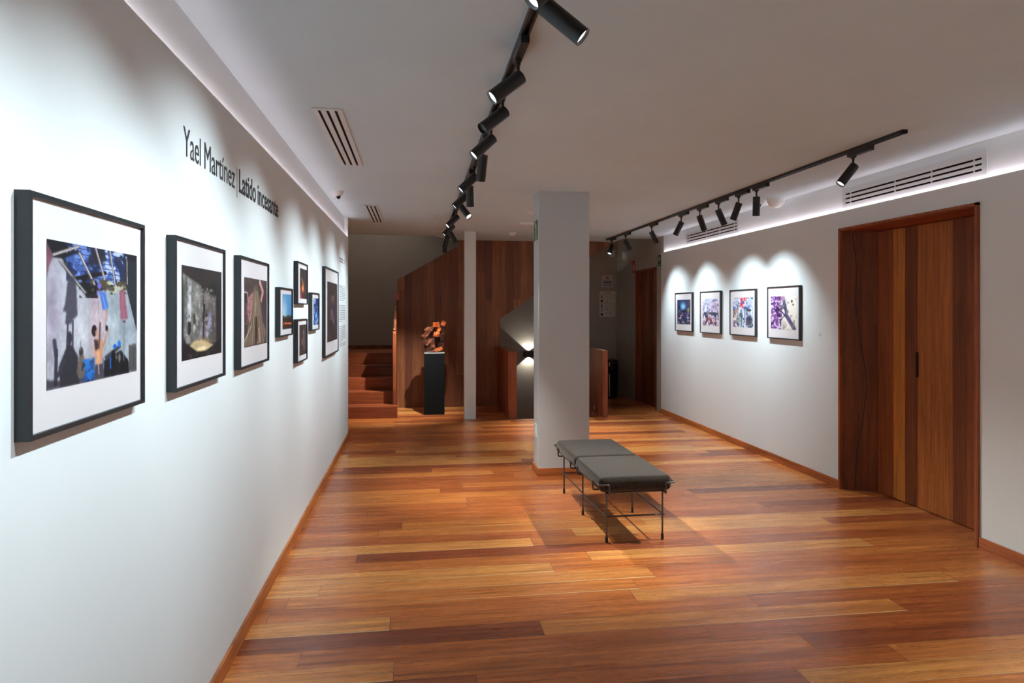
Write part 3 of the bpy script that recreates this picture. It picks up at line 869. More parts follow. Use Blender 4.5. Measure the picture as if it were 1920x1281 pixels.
def art_sky():
    p = Paint(56, 44, (96, 160, 206), 4)
    p.blend(p.u * .5, (70, 130, 190)); p.ell(.15, .5, .45, .45, (190, 212, 226), .8, .9)
    p.poly([(0, .60), (.3, .64), (.6, .60), (1, .62), (1, 1), (0, 1)], (60, 62, 48)); p.poly([(0, .68), (1, .67), (1, 1), (0, 1)], (52, 32, 28), .9)
    p.line(.12, .84, .40, .83, .035, (240, 110, 50)); p.line(.5, .84, .98, .85, .02, (235, 130, 70)); p.ell(.25, .92, .2, .04, (96, 36, 30), .8); p.ell(.22, .84, .08, .04, (60, 28, 26), .8)
    return p


def art_fire():
    p = Paint(50, 50, (54, 44, 44), 5)
    p.mult(.85 + .3 * p.fbm(5, 5)); p.ell(.42, .62, .20, .24, (226, 128, 52), .9, .5, -14); p.ell(.40, .70, .10, .18, (250, 186, 96), .9, .7, -10); p.line(.28, .34, .42, .50, .05, (190, 132, 96))
    p.ell(.24, .45, .12, .07, (36, 30, 36)); p.poly([(0, .66), (.14, .62), (.24, .98), (0, .98)], (190, 58, 80)); p.speck(9, 9, .56, (70, 40, 34), .8, 3, where=(p.v > .45) * 1.0); p.ell(.75, .72, .12, .16, (90, 62, 50), .6, .8)
    return p


def art_man():
    p = Paint(50, 50, (60, 48, 46), 6)
    p.mult(.8 + .4 * p.fbm(4, 7)); p.line(.62, .22, .66, .80, .06, (134, 120, 124)); p.ell(.60, .24, .07, .05, (150, 120, 110)); p.line(.36, .46, .42, .62, .07, (190, 110, 82)); p.ell(.34, .42, .08, .06, (70, 44, 40)); p.line(.12, .1, .12, .95, .03, (84, 92, 84), .6); p.ell(.66, .62, .06, .14, (110, 116, 150), .8)
    return p


def art_blue():
    p = Paint(46, 46, (40, 70, 150), 7)
    p.speck(6, 6, .48, (86, 150, 226), .95, 2); p.speck(8, 8, .62, (214, 232, 250), .95, 4); p.speck(5, 7, .58, (18, 26, 60), .9, 6); p.ell(.82, .15, .2, .2, (20, 24, 56), .8)
    return p


def art_dim():
    p = Paint(76, 60, (62, 48, 48), 8)
    p.mult(.8 + .35 * p.fbm(4, 4)); p.poly([(.34, .22), (.66, .20), (.66, .42), (.34, .44)], (104, 88, 84), .8); p.line(.34, .22, .66, .19, .008, (30, 22, 24))
    p.ell(.50, .37, .10, .06, (120, 96, 88), .9); p.poly([(.38, .33), (.60, .34), (.58, .50), (.44, .66), (.34, .64)], (52, 44, 78)); p.line(.36, .48, .34, .62, .035, (190, 130, 118)); p.line(.46, .48, .48, .6, .03, (176, 140, 130))
    p.ell(.60, .62, .16, .14, (104, 96, 116), .8, .6); p.line(.54, .56, .70, .62, .02, (56, 48, 60)); p.ell(.2, .9, .3, .12, (84, 72, 68), .6, .8)
    return p


def art_night():
    p = Paint(66, 50, (44, 52, 86), 9)
    p.ell(.45, .26, .34, .24, (96, 160, 226), .9, .7); p.ell(.46, .28, .18, .14, (150, 214, 246), .9, .7); p.ell(.9, .2, .2, .3, (84, 64, 90), .8)
    p.speck(9, 8, .5, (34, 32, 44), .9, 2, where=(p.v > .42) * 1.0); p.speck(12, 10, .6, (130, 120, 160), .8, 3, where=(p.v > .4) * 1.0); p.speck(10, 12, .63, (214, 216, 226), .9, 5, where=(p.v > .7) * 1.0)
    p.ell(.30, .66, .06, .04, (236, 110, 84)); p.ell(.84, .42, .08, .1, (170, 196, 110), .7); p.ell(.66, .62, .06, .16, (70, 50, 120), .8); p.ell(.15, .3, .09, .12, (40, 34, 60), .8)
    return p


def art_petals():
    p = Paint(66, 50, (186, 190, 222), 10)
    p.ell(.8, .3, .35, .35, (196, 160, 190), .8, .8); p.speck(16, 14, .55, (84, 76, 120), .85, 3); p.speck(18, 14, .60, (240, 242, 252), .9, 4); p.speck(9, 8, .5, (44, 42, 62), .85, 5, where=((p.v > .5)) * 1.0)
    p.ell(.45, .72, .10, .16, (226, 140, 132), .9, .6); p.speck(12, 10, .55, (240, 214, 216), .9, 7, where=(p.v > .72) * 1.0); p.speck(10, 9, .6, (150, 60, 54), .8, 8, where=(p.v > .7) * 1.0)
    return p


def art_collage():
    p = Paint(70, 54, (176, 190, 216), 11)
    p.poly([(0, .36), (.28, .34), (.3, 1), (0, 1)], (196, 172, 160)); p.ell(.12, .9, .2, .16, (110, 96, 140), .9, .6); p.poly([(.36, 0), (.68, 0), (.58, .34), (.38, .34)], (226, 60, 84)); p.speck(9, 9, .56, (246, 200, 214), .9, 3, where=((p.v < .36) & (p.u > .34) & (p.u < .7)) * 1.0)
    p.ell(.82, .78, .2, .22, (60, 58, 70), .85, .5); p.ell(.8, .42, .14, .06, (56, 64, 50), .9); p.ell(.30, .7, .12, .22, (140, 176, 180), .8, .7); p.ell(.54, .62, .1, .36, (206, 220, 232), .85, .6); p.line(.42, .4, .44, .95, .03, (60, 90, 92), .8); p.line(.61, .4, .56, .9, .02, (50, 60, 90), .8)
    p.speck(12, 10, .57, (50, 58, 82), .8, 4); p.speck(12, 10, .62, (240, 244, 250), .9, 6); p.ell(.10, .46, .03, .02, (150, 40, 50)); p.speck(6, 5, .6, (64, 96, 190), .7, 9, where=(p.v < .4) * 1.0)
    return p


def art_hands():
    p = Paint(80, 64, (232, 228, 220), 12)
    p.poly([(0, 0), (.40, 0), (.46, .55), (.38, 1), (0, 1)], (120, 76, 140)); w_ = (p.u < .42) * 1.0
    p.speck(20, 22, .52, (226, 196, 236), .95, 3, where=w_); p.speck(14, 16, .56, (54, 28, 78), .9, 4, where=w_); p.ell(.27, .4, .1, .14, (44, 26, 60), .85, .5)
    p.line(.50, .05, .60, .45, .08, (96, 98, 124)); p.ell(.48, .06, .10, .10, (196, 140, 180), .8); p.speck(12, 10, .58, (40, 44, 62), .7, 5, where=((p.u > .4) & (p.u < .7) & (p.v < .6)) * 1.0)
    p.line(.56, .50, .92, .96, .085, (86, 78, 116)); p.ell(.50, .50, .07, .14, (236, 228, 240)); p.line(.46, .48, .60, .62, .03, (60, 54, 84)); p.line(.42, .72, .56, .56, .02, (50, 44, 66))
    p.ell(.83, .16, .04, .05, (60, 60, 64)); p.ell(.88, .26, .035, .035, (80, 80, 84)); p.speck(9, 9, .62, (150, 146, 140), .7, 8, where=((p.u > .62)) * 1.0); p.ell(.52, .88, .13, .16, (196, 190, 182), .8); p.speck(11, 9, .6, (120, 116, 110), .6, 7, where=((p.u > .4) & (p.v > .7)) * 1.0)
    return p


def print_mesh(paint, y0, y1, z0, z1, x, side, parent, label=None):
    """side=+1: hangs on the left wall (faces +X); side=-1: on the right wall"""
    nx, ny = paint.nx, paint.ny
    vs = []
    for j in range(ny):
        for i in range(nx):
            u, v = i / (nx - 1), j / (ny - 1)
            y = y0 + u * (y1 - y0) if side > 0 else y1 + u * (y0 - y1)
            vs.append((x, y, z1 + v * (z0 - z1)))
    fs = []
    for j in range(ny - 1):
        for i in range(nx - 1):
            a = j * nx + i
            fs.append((a, a + nx, a + nx + 1, a + 1) if side > 0 else (a, a + nx, a + nx + 1, a + 1))
    me = bpy.data.meshes.new('print'); me.from_pydata(vs, [], fs); me.materials.append(M['print'])
    ca = me.color_attributes.new('ink', 'FLOAT_COLOR', 'POINT')
    a = np.clip(paint.a / 255.0, 0.0, 1.0)
    l = np.where(a <= .04045, a / 12.92, ((a + .055) / 1.055) ** 2.4).reshape(-1, 3)
    buf = np.ones((nx * ny, 4), np.float32); buf[:, :3] = l
    ca.data.foreach_set('color', buf.ravel())
    o = bpy.data.objects.new('print', me); o.parent = parent; col.objects.link(o)
    if label: o['label'] = label
    return o


def framed(paint, ya, yb, za, zb, pya, pyb, pza, pzb, side, label, plabel, fw=0.011, group=None):
    xw = XL if side > 0 else XR
    t = 0.030 * side
    cy, cz = (ya + yb) / 2, (za + zb) / 2
    e = empty('framed_photograph', (xw, cy, cz), label, 'framed photograph', group)
    ya, yb, pya, pyb = ya - cy, yb - cy, pya - cy, pyb - cy
    za, zb, pza, pzb = za - cz, zb - cz, pza - cz, pzb - cz
    x0, x1 = sorted((0.0, t))
    m = MB()
    m.box(x0, x1, ya, ya + fw, za, zb); m.box(x0, x1, yb - fw, yb, za, zb)
    m.box(x0, x1, ya + fw, yb - fw, za, za + fw); m.box(x0, x1, ya + fw, yb - fw, zb - fw, zb)
    m.build('frame_moulding', M['frame'], e)
    xa, xb = sorted((t * 0.2, t * 0.72))
    m = MB(); m.box(xa, xb, ya + fw, yb - fw, za + fw, zb - fw)
    m.build('mat_board', M['mat'], e)
    print_mesh(paint, pya, pyb, pza, pzb, t * 0.72 + 0.0008 * side, side, e, plabel)
    return e


def sc_(y, z):     # small correction from the print plane to the frame front plane
    return y


GL = 'framed photographs on the long left wall'
GC = 'four small frames clustered on the left wall'
framed(art_room(), 1.516, 2.114, 1.279, 1.794, 1.596, 2.075, 1.374, 1.702, 1, 'nearest left wall frame, photo of a child reaching up under a broken blue roof', 'photo of a child with raised arms in a grey room', group=GL)
framed(art_cell(), 2.371, 2.963, 1.277, 1.794, 2.452, 2.930, 1.373, 1.701, 1, 'black frame with photo of a dark cell with glowing floor, left wall', 'photo of a dim room with a lit floor', group=GL)
framed(art_veil(), 3.208, 3.812, 1.276, 1.793, 3.305, 3.788, 1.371, 1.700, 1, 'black frame with photo of a veiled figure under pale netting, third from the near end', 'photo of a veiled figure', group=GL)
framed(art_sky(), 4.112, 4.527, 1.387, 1.679, 4.220, 4.525 - 0.012, 1.428, 1.642, 1, 'small black frame, photo of blue sky over a dark field, left of the cluster', 'photo of a pale blue sky over dark land', fw=0.009, group=GC)
framed(art_fire(), 4.718, 5.140, 1.583, 1.873, 4.838, 5.125, 1.624, 1.834, 1, 'small black frame with photo of an orange fire, top of the cluster', 'photo of an orange flame in the dark', fw=0.009, group=GC)
framed(art_man(), 4.710, 5.122, 1.188, 1.482, 4.815, 5.105, 1.230, 1.441, 1, 'small black frame with photo of a brown figure, bottom of the cluster', 'photo of a figure in a brown room', fw=0.009, group=GC)
framed(art_blue(), 5.347, 5.742, 1.385, 1.678, 5.462, 5.731, 1.426, 1.637, 1, 'small black frame with bright blue photo, right of the cluster', 'blue speckled photo', fw=0.009, group=GC)
framed(art_dim(), 6.110, 7.135, 1.124, 1.926, 6.290, 7.075, 1.250, 1.802, 1, 'tall black frame with photo of two dim seated figures, farthest on the left wall', 'dark photo of seated figures', fw=0.014, group=GL)
GR = 'four framed photographs on the right wall'
framed(art_night(), 8.585, 9.180, 1.250, 1.776, 8.645, 9.105, 1.345, 1.680, -1, 'black frame with dark blue night photo, farthest on the right wall', 'dark blue night photo', group=GR)
framed(art_petals(), 7.738, 8.325, 1.250, 1.774, 7.790, 8.250, 1.345, 1.680, -1, 'black frame with speckled lilac photo, second from far end of the right wall', 'lilac speckled photo', group=GR)
framed(art_collage(), 6.885, 7.490, 1.254, 1.771, 6.945, 7.415, 1.349, 1.680, -1, 'black frame, photo with red patch at its top, second nearest on the right wall', 'mixed photo with a red patch', group=GR)
framed(art_hands(), 6.035, 6.633, 1.252, 1.779, 6.095, 6.570, 1.350, 1.680, -1, 'black frame with purple and white photo, nearest to the large teak door', 'purple patterned photo with an arm', group=GR)

# ------------------------------------------------------------------ writing on the left wall
wl = empty('wall_lettering', (XL, 2.56, 2.094), 'charcoal exhibition title lettering high on the left wall above the frames', 'lettering')


def text_obj(name, body, y0, y1, z0, cap, off, parent, mat):
    cu = bpy.data.curves.new(name, 'FONT'); cu.body = body; cu.size = 1.0; cu.offset = off; cu.extrude = 0.0; cu.resolution_u = 6
    tmp = bpy.data.objects.new(name, cu); col.objects.link(tmp)
    bpy.context.view_layer.update()
    dg = bpy.context.evaluated_depsgraph_get()
    me = bpy.data.meshes.new_from_object(tmp.evaluated_get(dg))
    bpy.data.objects.remove(tmp)
    xs = [v.co.x for v in me.vertices]
    cu2 = bpy.data.curves.new(name, 'FONT'); cu2.body = 'L'; cu2.size = 1.0
    t2 = bpy.data.objects.new(name, cu2); col.objects.link(t2); bpy.context.view_layer.update()
    me2 = bpy.data.meshes.new_from_object(t2.evaluated_get(bpy.context.evaluated_depsgraph_get())); bpy.data.objects.remove(t2)
    caph = max(v.co.y for v in me2.vertices); bpy.data.meshes.remove(me2)
    sx = (y1 - y0) / (max(xs) - min(xs)); sy = cap / caph; mx = min(xs)
    import bmesh
    bm = bmesh.new(); bm.from_mesh(me)
    r = bmesh.ops.extrude_face_region(bm, geom=bm.faces[:])
    for v in bm.verts: v.co.z = 0.0
    for g in r['geom']:
        if isinstance(g, bmesh.types.BMVert): g.co.z = 0.0015
    for v in bm.verts:
        x, y, z = v.co
        v.co = (z, (x - mx) * sx + y0, y * sy + z0)
    bmesh.ops.recalc_face_normals(bm, faces=bm.faces)
    bm.to_mesh(me); bm.free()
    me.materials.clear(); me.materials.append(mat)
    o = bpy.data.objects.new(name, me); o.parent = parent; col.objects.link(o)
    return o


text_obj('word', 'Yael', -0.024, 0.171, 0, 0.102, 0.0, wl, M['letter'])
text_obj('word', 'Martínez', 0.217, 0.663, 0, 0.102, 0.0, wl, M['letter'])
m = MB(); m.box(0, 0.0015, 0.698, 0.704, -0.034, 0.104)
m.build('divider_bar', M['letter_grey'], wl)
text_obj('bold_word', 'Latido', 0.738, 1.072, 0, 0.102, 0.016, wl, M['letter'])
text_obj('bold_word', 'incesante', 1.112, 1.640, 0, 0.102, 0.016, wl, M['letter'])

wt = empty('wall_text', (XL, 7.79, 1.49), 'column of small grey introductory text after the farthest left frame', 'wall text')
m = MB(); rr = random.Random(4)
z = 0.31; k = 0
while z > -0.36:
    if k in (9, 10, 21, 22):
        wdt = 0.0
    else: wdt = 0.62 if k not in (8, 20, 31, 32) else rr.uniform(.2, .5)
    y = -0.33
    while y < -0.33 + wdt:
        l = rr.uniform(.025, .075); m.box(0, 0.001, y, min(y + l, -0.33 + wdt), z, z + 0.0075); y += l + .012
    z -= 0.0192; k += 1
    if k in (10, 22):
        m.build('paragraph', M['letter_grey'], wt); m = MB()
m.build('paragraph', M['letter_grey'], wt)
m = MB()
for r_ in range(2):
    y = -0.32
    while y < 0.02:
        l = rr.uniform(.02, .05); m.box(0, 0.001, y, y + l, 0.60 - .03 * r_, 0.618 - .03 * r_); y += l + .01
m.build('heading', M['letter_grey'], wt)
m = MB(); m.box(0, 0.001, 0.19, 0.225, 0.575, 0.63)
tag(m.build('emblem', M['sign_red'], wt), 'small red emblem')

m = MB(); m.box(XR - 0.0015, XR, 5.725, 5.765, 1.304, 1.336)
m2 = m.build('caption_label', M['sign_white']); m2.data.transform(Matrix.Translation((-XR, -5.745, -1.32))); m2.location = (XR, 5.745, 1.32)
tag(m2, 'tiny white caption label right of the four frames', 'label')

# ------------------------------------------------------------------ lighting tracks and spotlights
GT = 'spotlights on the centre track'
GR2 = 'spotlights on the right track'


def track(x, y0, y1, label):
    e = empty('lighting_track', (x, (y0 + y1) / 2, ZC), label, 'lighting track')
    h = (y1 - y0) / 2
    m = MB()
    m.box(-0.0175, 0.0175, -h, h, -0.006, 0); m.box(-0.0175, -0.009, -h, h, -0.022, -0.006); m.box(0.009, 0.0175, -h, h, -0.022, -0.006)
    m.box(-0.009, -0.0065, -h, h, -0.014, -0.011); m.box(0.0065, 0.009, -h, h, -0.014, -0.011)
    m.build('rail', M['black'], e)
    for s_ in (-1, 1):
        m = MB(); m.box(-0.018, 0.018, min(s_ * h, s_ * (h + .02)), max(s_ * h, s_ * (h + .02)), -0.023, 0); m.build('end_cap', M['black_matt'], e)
    return e


TX, RX = 0.425, 2.962
track(TX, -3.2, 11.0 - 0.9, 'long black ceiling track running down the middle of the gallery')
track(RX, 3.82, 10.36, 'black ceiling track parallel to the right wall')

m_ad = MB(); m_ad.box(-0.017, 0.017, -0.195, 0.045, -0.054, -0.0215)
m_ad.box(-0.012, 0.012, -0.02, 0.02, -0.064, -0.052)
m_st = MB(); m_st.tube([(0, 0, -0.062), (0, 0, -0.135)], 0.0075, 12)
m_st.lathe([(0.011, -0.062), (0.011, -0.072)], 14)
m_h = MB()
m_h.lathe([(0.0, 0.018), (0.029, 0.018), (0.031, 0.016), (0.031, -0.148), (0.0285, -0.148), (0.0285, -0.136), (0.001, -0.136)], 36, cap=False)
m_l = MB(); m_l.lathe([(0.001, -0.1355), (0.0283, -0.1355), (0.0283, -0.137), (0.001, -0.137)], 36, cap=False)
protos = {}


def spot(x, y, d, lens, power, color, size, label, group, blend=1.0, pivot_tube=True, soft=0.022):
    e = empty('track_spotlight', (x, y, ZC), label, 'spotlight', group)
    if 'ad' not in protos:
        protos['ad'] = m_ad.build('adapter', M['black'], e, bevel=0.002)
        protos['st'] = m_st.build('stem', M['black'], e, smooth=40)
        protos['h'] = m_h.build('housing', M['black'], e, smooth=40)
        protos['l'] = m_l.build('lens', M['lens_cool'], protos['h'], smooth=40)
        parts = [protos['ad'], protos['st'], protos['h'], protos['l']]
    else:
        parts = []
        for k in ('ad', 'st', 'h', 'l'):
            c_ = protos[k].copy(); col.objects.link(c_); c_.parent = e; parts.append(c_)
        parts[3].parent = parts[2]
    q = Vector((0, 0, -1)).rotation_difference(Vector(d).normalized())
    h = parts[2]
    h.location = (0, 0, -0.13); h.rotation_mode = 'QUATERNION'; h.rotation_quaternion = q
    if lens != 'lens_cool':
        if lens not in protos:
            me = protos['l'].data.copy(); me.materials[0] = M[lens]; protos[lens] = me
        parts[3].data = protos[lens]
    if power > 0:
        ld = bpy.data.lights.new('lamp', 'SPOT'); ld.energy = power; ld.color = color
        ld.spot_size = math.radians(size); ld.spot_blend = blend; ld.shadow_soft_size = soft
        lo = bpy.data.objects.new('lamp', ld); col.objects.link(lo); lo.parent = h
        lo.location = (0, 0, -0.150)
    return e


def aim(x, y, t, zp=ZC - .13):
    return (t[0] - x, t[1] - y, t[2] - zp)


A = P_ART_LEFT; B = P_ART_RIGHT; Fp = P_FLOOR
L = [
    # y, target or direction, lens, power, colour, size, label
    (1.30, aim(TX, 1.30, (XL, 0.95, 1.45)), 'lens_cool', A * .7, COOL, 78, 'added unseen spotlight on the centre track near the viewer, aimed at the left wall'),  # extra lamp added out of view, brightens the near left wall
    (1.90, aim(TX, 1.90, (XL, 1.80, 1.32)), 'lens_cool', A, COOL, 78, 'black spotlight lighting the nearest left frame'),
    (2.17, (0.70, -0.22, -0.65), 'lens_warm', Fp * 1.5, WARM, 62, 'large looking black spotlight cut by the top edge of the picture, aimed right'),
    (2.84, (-0.77, -0.14, -0.63), 'lens_cool', A, COOL, 78, 'lit black spotlight aimed left, first complete one on the centre track'),
    (3.353, (-0.71, -0.30, -0.62), 'lens_off', 0, COOL, 80, 'unlit black spotlight with open dark mouth on the centre track'),
    (3.88, aim(TX, 3.88, (XL, 3.58, 1.32)), 'lens_cool', A, COOL, 78, 'lit black spotlight aimed left above the third left frame'),
    (4.36, (-0.06, 0.42, -0.90), 'lens_off', 0, COOL, 80, 'black spotlight hanging nearly straight down behind the third lit one'),
    (5.01, aim(TX, 5.01, (XL, 4.75, 1.32)), 'lens_cool', A, COOL, 78, 'black spotlight aimed left over the cluster of small frames'),
    (5.46, aim(TX, 5.46, (0.55, 6.0, 0)), 'lens_warm', Fp * 1.3, WARM, 56, 'black spotlight aimed steeply down to the floor left of the column'),
    (5.82, aim(TX, 5.82, (XL, 5.62, 1.32)), 'lens_cool', A, COOL, 78, 'lit black spotlight aimed left just past the cluster of small frames'),
    (6.47, (0.47, -0.56, -0.72), 'lens_warm', Fp * 2.2, WARM, 58, 'bright warm spotlight aimed right and back toward the bench'),
    (7.22, aim(TX, 7.22, (XL, 6.75, 1.32)), 'lens_cool', A, COOL, 78, 'lit black spotlight aimed left at the farthest tall frame'),
    (8.02, aim(TX, 8.02, (XL, 7.75, 1.32)), 'lens_cool', A, COOL, 78, 'lit black spotlight aimed left at the wall text'),
    (8.64, aim(TX, 8.64, (1.95, 8.75, 0)), 'lens_warm', Fp * 1.1, WARM, 44, 'black spotlight aimed right and away near the far end of the centre track'),
    (9.25, aim(TX, 9.25, (-0.35, 10.25, 0.1)), 'lens_warm', Fp * 2.0, WARM, 62, 'black spotlight aimed left at the stairs near the far end of the centre track'),
    (9.95, (-0.10, 0.10, -0.97), 'lens_off', 0, WARM, 60, 'last black spotlight on the centre track, hanging straight down'),
]
for (y, dd, ln, pw, cc, sz, lab) in L:
    spot(TX, y, dd, ln, pw, cc, sz, lab, GT)
# unseen fill spotlights added on the stretch of track behind the viewer
for i_, (y, tgt, pw) in enumerate(((0.1, (XL, -0.1, 1.5), A * .5), (-1.2, (3.0, -0.8, 0.0), Fp * .9), (-0.4, (2.6, 0.6, 0.0), Fp * .4), (-2.4, (0.8, -2.6, 0), Fp))):
    spot(TX, y, aim(TX, y, tgt), 'lens_warm', pw, WARM if pw > A else COOL, 75, ('added unseen spotlight aimed left at bare wall just behind the viewer', 'added unseen fill spotlight over the floor well behind the viewer', 'added unseen fill spotlight over the floor right behind the viewer', 'added unseen fill spotlight, rearmost on the centre track')[i_], GT)

Rr = [
    (10.12, aim(RX, 10.12, (1.9, 9.0, 0.0)), 'lens_warm', Fp * .9, WARM, 54, 'small bright spotlight at the far end of the right track, aimed back left'),
    (9.415, aim(RX, 9.415, (XR, 9.0, 1.08)), 'lens_cool', B, COOL, 90, 'spotlight aimed right at the farthest frame, second from far end of the right track'),
    (8.33, aim(RX, 8.33, (XR, 8.08, 1.08)), 'lens_cool', B, COOL, 90, 'spotlight aimed right, third from the far end of the right track'),
    (7.36, aim(RX, 7.36, (1.9, 8.0, 0)), 'lens_warm', Fp * 1.3, WARM, 58, 'lit spotlight aimed down left, fourth from the far end of the right track'),
    (6.85, aim(RX, 6.85, (XR, 7.12, 1.08)), 'lens_cool', B, COOL, 90, 'spotlight aimed right away from the viewer, fifth from the far end of the right track'),
    (6.40, aim(RX, 6.40, (XR, 6.38, 1.08)), 'lens_cool', B, COOL, 90, 'spotlight aimed right in front of the smaller wall vent on the right track'),
    (5.975, aim(RX, 5.975, (2.3, 6.7, 0)), 'lens_warm', Fp * .8, WARM, 44, 'lit spotlight aimed down left, next to the vertical one on the right track'),
    (5.64, (0.0, 0.04, -1.0), 'lens_off', 0, COOL, 78, 'spotlight hanging straight down on the right track beside the white dome'),
    (4.30, aim(RX, 4.30, (0.95, 4.45, 0)), 'lens_warm', Fp * 2.0, WARM, 50, 'nearest spotlight of the right track, alone in front of the large wall vent'),
]
for (y, dd, ln, pw, cc, sz, lab) in Rr:
    spot(RX, y, dd, ln, pw, cc, sz, lab, GR2)

# ------------------------------------------------------------------ wall sconce in the stairwell
e = empty('wall_sconce', (2.02, YF, 0.742), 'black up and down wall sconce glowing behind the grey column', 'wall lamp')
m = MB()
m.box(-0.095, 0.095, -0.11, -0.100, -0.055, 0.055); m.box(-0.095, -0.085, -0.10, 0, -0.055, 0.055); m.box(0.085, 0.095, -0.10, 0, -0.055, 0.055); m.box(-0.085, 0.085, -0.006, 0, -0.055, 0.055)
m.box(-0.085, 0.085, -0.10, -0.006, -0.008, 0.008)
m.build('housing', M['black'], e)
for sgn in (1, -1):
    m = MB(); m.box(-0.05, 0.05, -0.08, -0.03, min(sgn * .009, sgn * .014), max(sgn * .009, sgn * .014))
    m.build('light_panel', M['lens_warm'], e)
    ld = bpy.data.lights.new('lamp', 'SPOT'); ld.energy = 12; ld.color = (1.0, 0.93, 0.80); ld.spot_size = math.radians(98); ld.spot_blend = 0.1; ld.shadow_soft_size = 0.006
    lo = bpy.data.objects.new('lamp', ld); col.objects.link(lo); lo.parent = e
    lo.location = (0, -0.055, sgn * 0.018); lo.rotation_euler = (math.pi if sgn > 0 else 0, 0, 0)


# round lamp added out of view to brighten the stairwell wall
e = empty('stair_fill_lamp', (-0.55, 11.4, ZT), 'added unseen round fill lamp on the high ceiling over the stairs', 'fill lamp')
m = MB(); m.lathe([(0.16, 0), (0.16, -0.05), (0.15, -0.06)], 32); m.build('body', M['white_plastic'], e, smooth=40)
m = MB(); m.lathe([(0.145, -0.0605), (0.145, -0.064)], 32); m.build('diffuser', M['lens_warm'], e)
ld = bpy.data.lights.new('lamp', 'SPOT'); ld.spot_size = math.radians(96); ld.spot_blend = 0.6; ld.shadow_soft_size = 0.12; ld.energy = P_STAIR; ld.color = (1.0, 0.86, 0.72)
lo = bpy.data.objects.new('lamp', ld); col.objects.link(lo); lo.parent = e; lo.location = (0, 0, -0.07)

# ------------------------------------------------------------------ vents
def ceiling_vent(x0, x1, y0, y1, label):
    cx, cy = (x0 + x1) / 2, (y0 + y1) / 2
    e = empty('ceiling_vent', (cx, cy, ZC), label, 'air vent', 'slotted vents in the ceiling')
    a, b = (x1 - x0) / 2, (y1 - y0) / 2
    m = MB(); m.box(-a + .01, a - .01, -b + .03, b - .03, -0.0015, -0.0005); m.build('duct_opening', M['dark_void'], e)
    m = MB()
    xs = [-a, -a + .025, -a + .025 + .0125, 0, 0, 0]
    n = 3; sl = 0.016; br = (2 * a - n * sl) / (n + 1)
    x = -a
    for i in range(n + 1):
        m.box(x, x + br, -b + .03, b - .03, -0.008, -0.0015); x += br + sl
    m.box(-a, a, -b, -b + .03, -0.008, -0.0015); m.box(-a, a, b - .03, b, -0.008, -0.0015)
    m.build('grille', M['white_metal'], e)


ceiling_vent(-0.565, -0.402, 3.83, 5.33, 'large slotted white vent in the ceiling above the title lettering')
ceiling_vent(-0.55, -0.402, 7.32, 8.79, 'smaller looking slotted vent in the ceiling near the far end of the left wall')


def wall_vent(y0, y1, z0, z1, label):
    e = empty('wall_vent', (XRb, (y0 + y1) / 2, (z0 + z1) / 2), label, 'air vent', 'slotted vents above the right wall')
    a, b = (y1 - y0) / 2, (z1 - z0) / 2
    m = MB(); m.box(-0.0015, 0, -a + .01, a - .01, -b + .01, b - .01); m.build('duct_opening', M['dark_void'], e)
    m = MB(); n = 3; sl = 0.015; top = 0.035; 
    zs = [-b, -b + 0.036, 0, 0]
    z = -b
    hts = [0.036, 0.022, 0.022, 2 * b - 0.036 - 0.044 - 3 * sl]
    for h_ in hts:
        m.box(-0.009, -0.0015, -a + .04, a - .04, z, z + h_); z += h_ + sl
    m.box(-0.009, -0.0015, -a, -a + .04, -b, b); m.box(-0.009, -0.0015, a - .04, a, -b, b)
    m.build('grille', M['white_metal'], e)
    for f in (-0.86, -0.36, 0.14, 0.86):
        m = MB(); m.box(-0.0085, -0.001, a * f - .004, a * f + .004, -b + .03, b - .03)
        m.build('divider', M['white_metal'], e)


wall_vent(3.95, 5.46, 2.420, 2.590, 'large slotted vent in the plaster band above the teak door')
wall_vent(7.39, 8.93, 2.430, 2.585, 'slotted vent in the plaster band above the four frames')

# ------------------------------------------------------------------ small ceiling and wall fittings
def dome_camera(x, y, r, yaw, label):
    e = empty('security_camera', (x, y, ZC), label, 'security camera')
    m = MB(); m.lathe([(r * 1.15, 0), (r * 1.15, -0.010), (r, -0.022), (r * .95, -0.03), (r * .75, -0.048), (r * .4, -0.056), (0.001, -0.058)], 28, cap=False); m.build('body', M['white_plastic'], e, smooth=50)
    dx, dy = math.cos(yaw) * r * .45, math.sin(yaw) * r * .45
    m = MB(); m.lathe([(0.001, -0.078), (0.010, -0.074), (0.018, -0.062), (0.020, -0.05), (0.018, -0.04)], 20, (dx, dy, 0), cap=False); tag(m.build('lens_ball', M['black'], e, smooth=50), 'black glossy lens')


dome_camera(-0.735, 6.52, 0.058, -0.6, 'white ceiling camera beside the top of the left wall')
dome_camera(3.43, 6.47, 0.05, -2.2, 'small white camera just left of the white dome near the right wall')
e = empty('dome_speaker', (3.545, 6.36, ZC), 'white half dome on the ceiling at the edge of the right wall', 'dome')
m = MB(); m.lathe([(0.088, 0), (0.088, -0.006), (0.083, -0.03), (0.068, -0.062), (0.045, -0.082), (0.02, -0.092), (0.001, -0.094)], 36, cap=False); m.build('dome', M['white_plastic'], e, smooth=50)
m = MB(); m.lathe([(0.02, 0.0), (0.026, -0.004), (0.02, -0.008), (0.001, -0.008)], 24, cap=False)
o = m.build('ring', M['white_metal'], e, smooth=50); o.location = (0.022, -0.060, -0.052); o.rotation_euler = (math.radians(-58), math.radians(-15), 0)


def detector(x, y, label):
    e = empty('smoke_detector', (x, y, ZC), label, 'smoke detector')
    m = MB(); m.lathe([(0.062, 0), (0.064, -0.012), (0.058, -0.022)], 28); m.build('base', M['white_plastic'], e, smooth=40)
    m = MB(); m.lathe([(0.034, -0.022), (0.032, -0.040), (0.020, -0.048)], 28); m.build('sensor', M['white_plastic'], e, smooth=40)


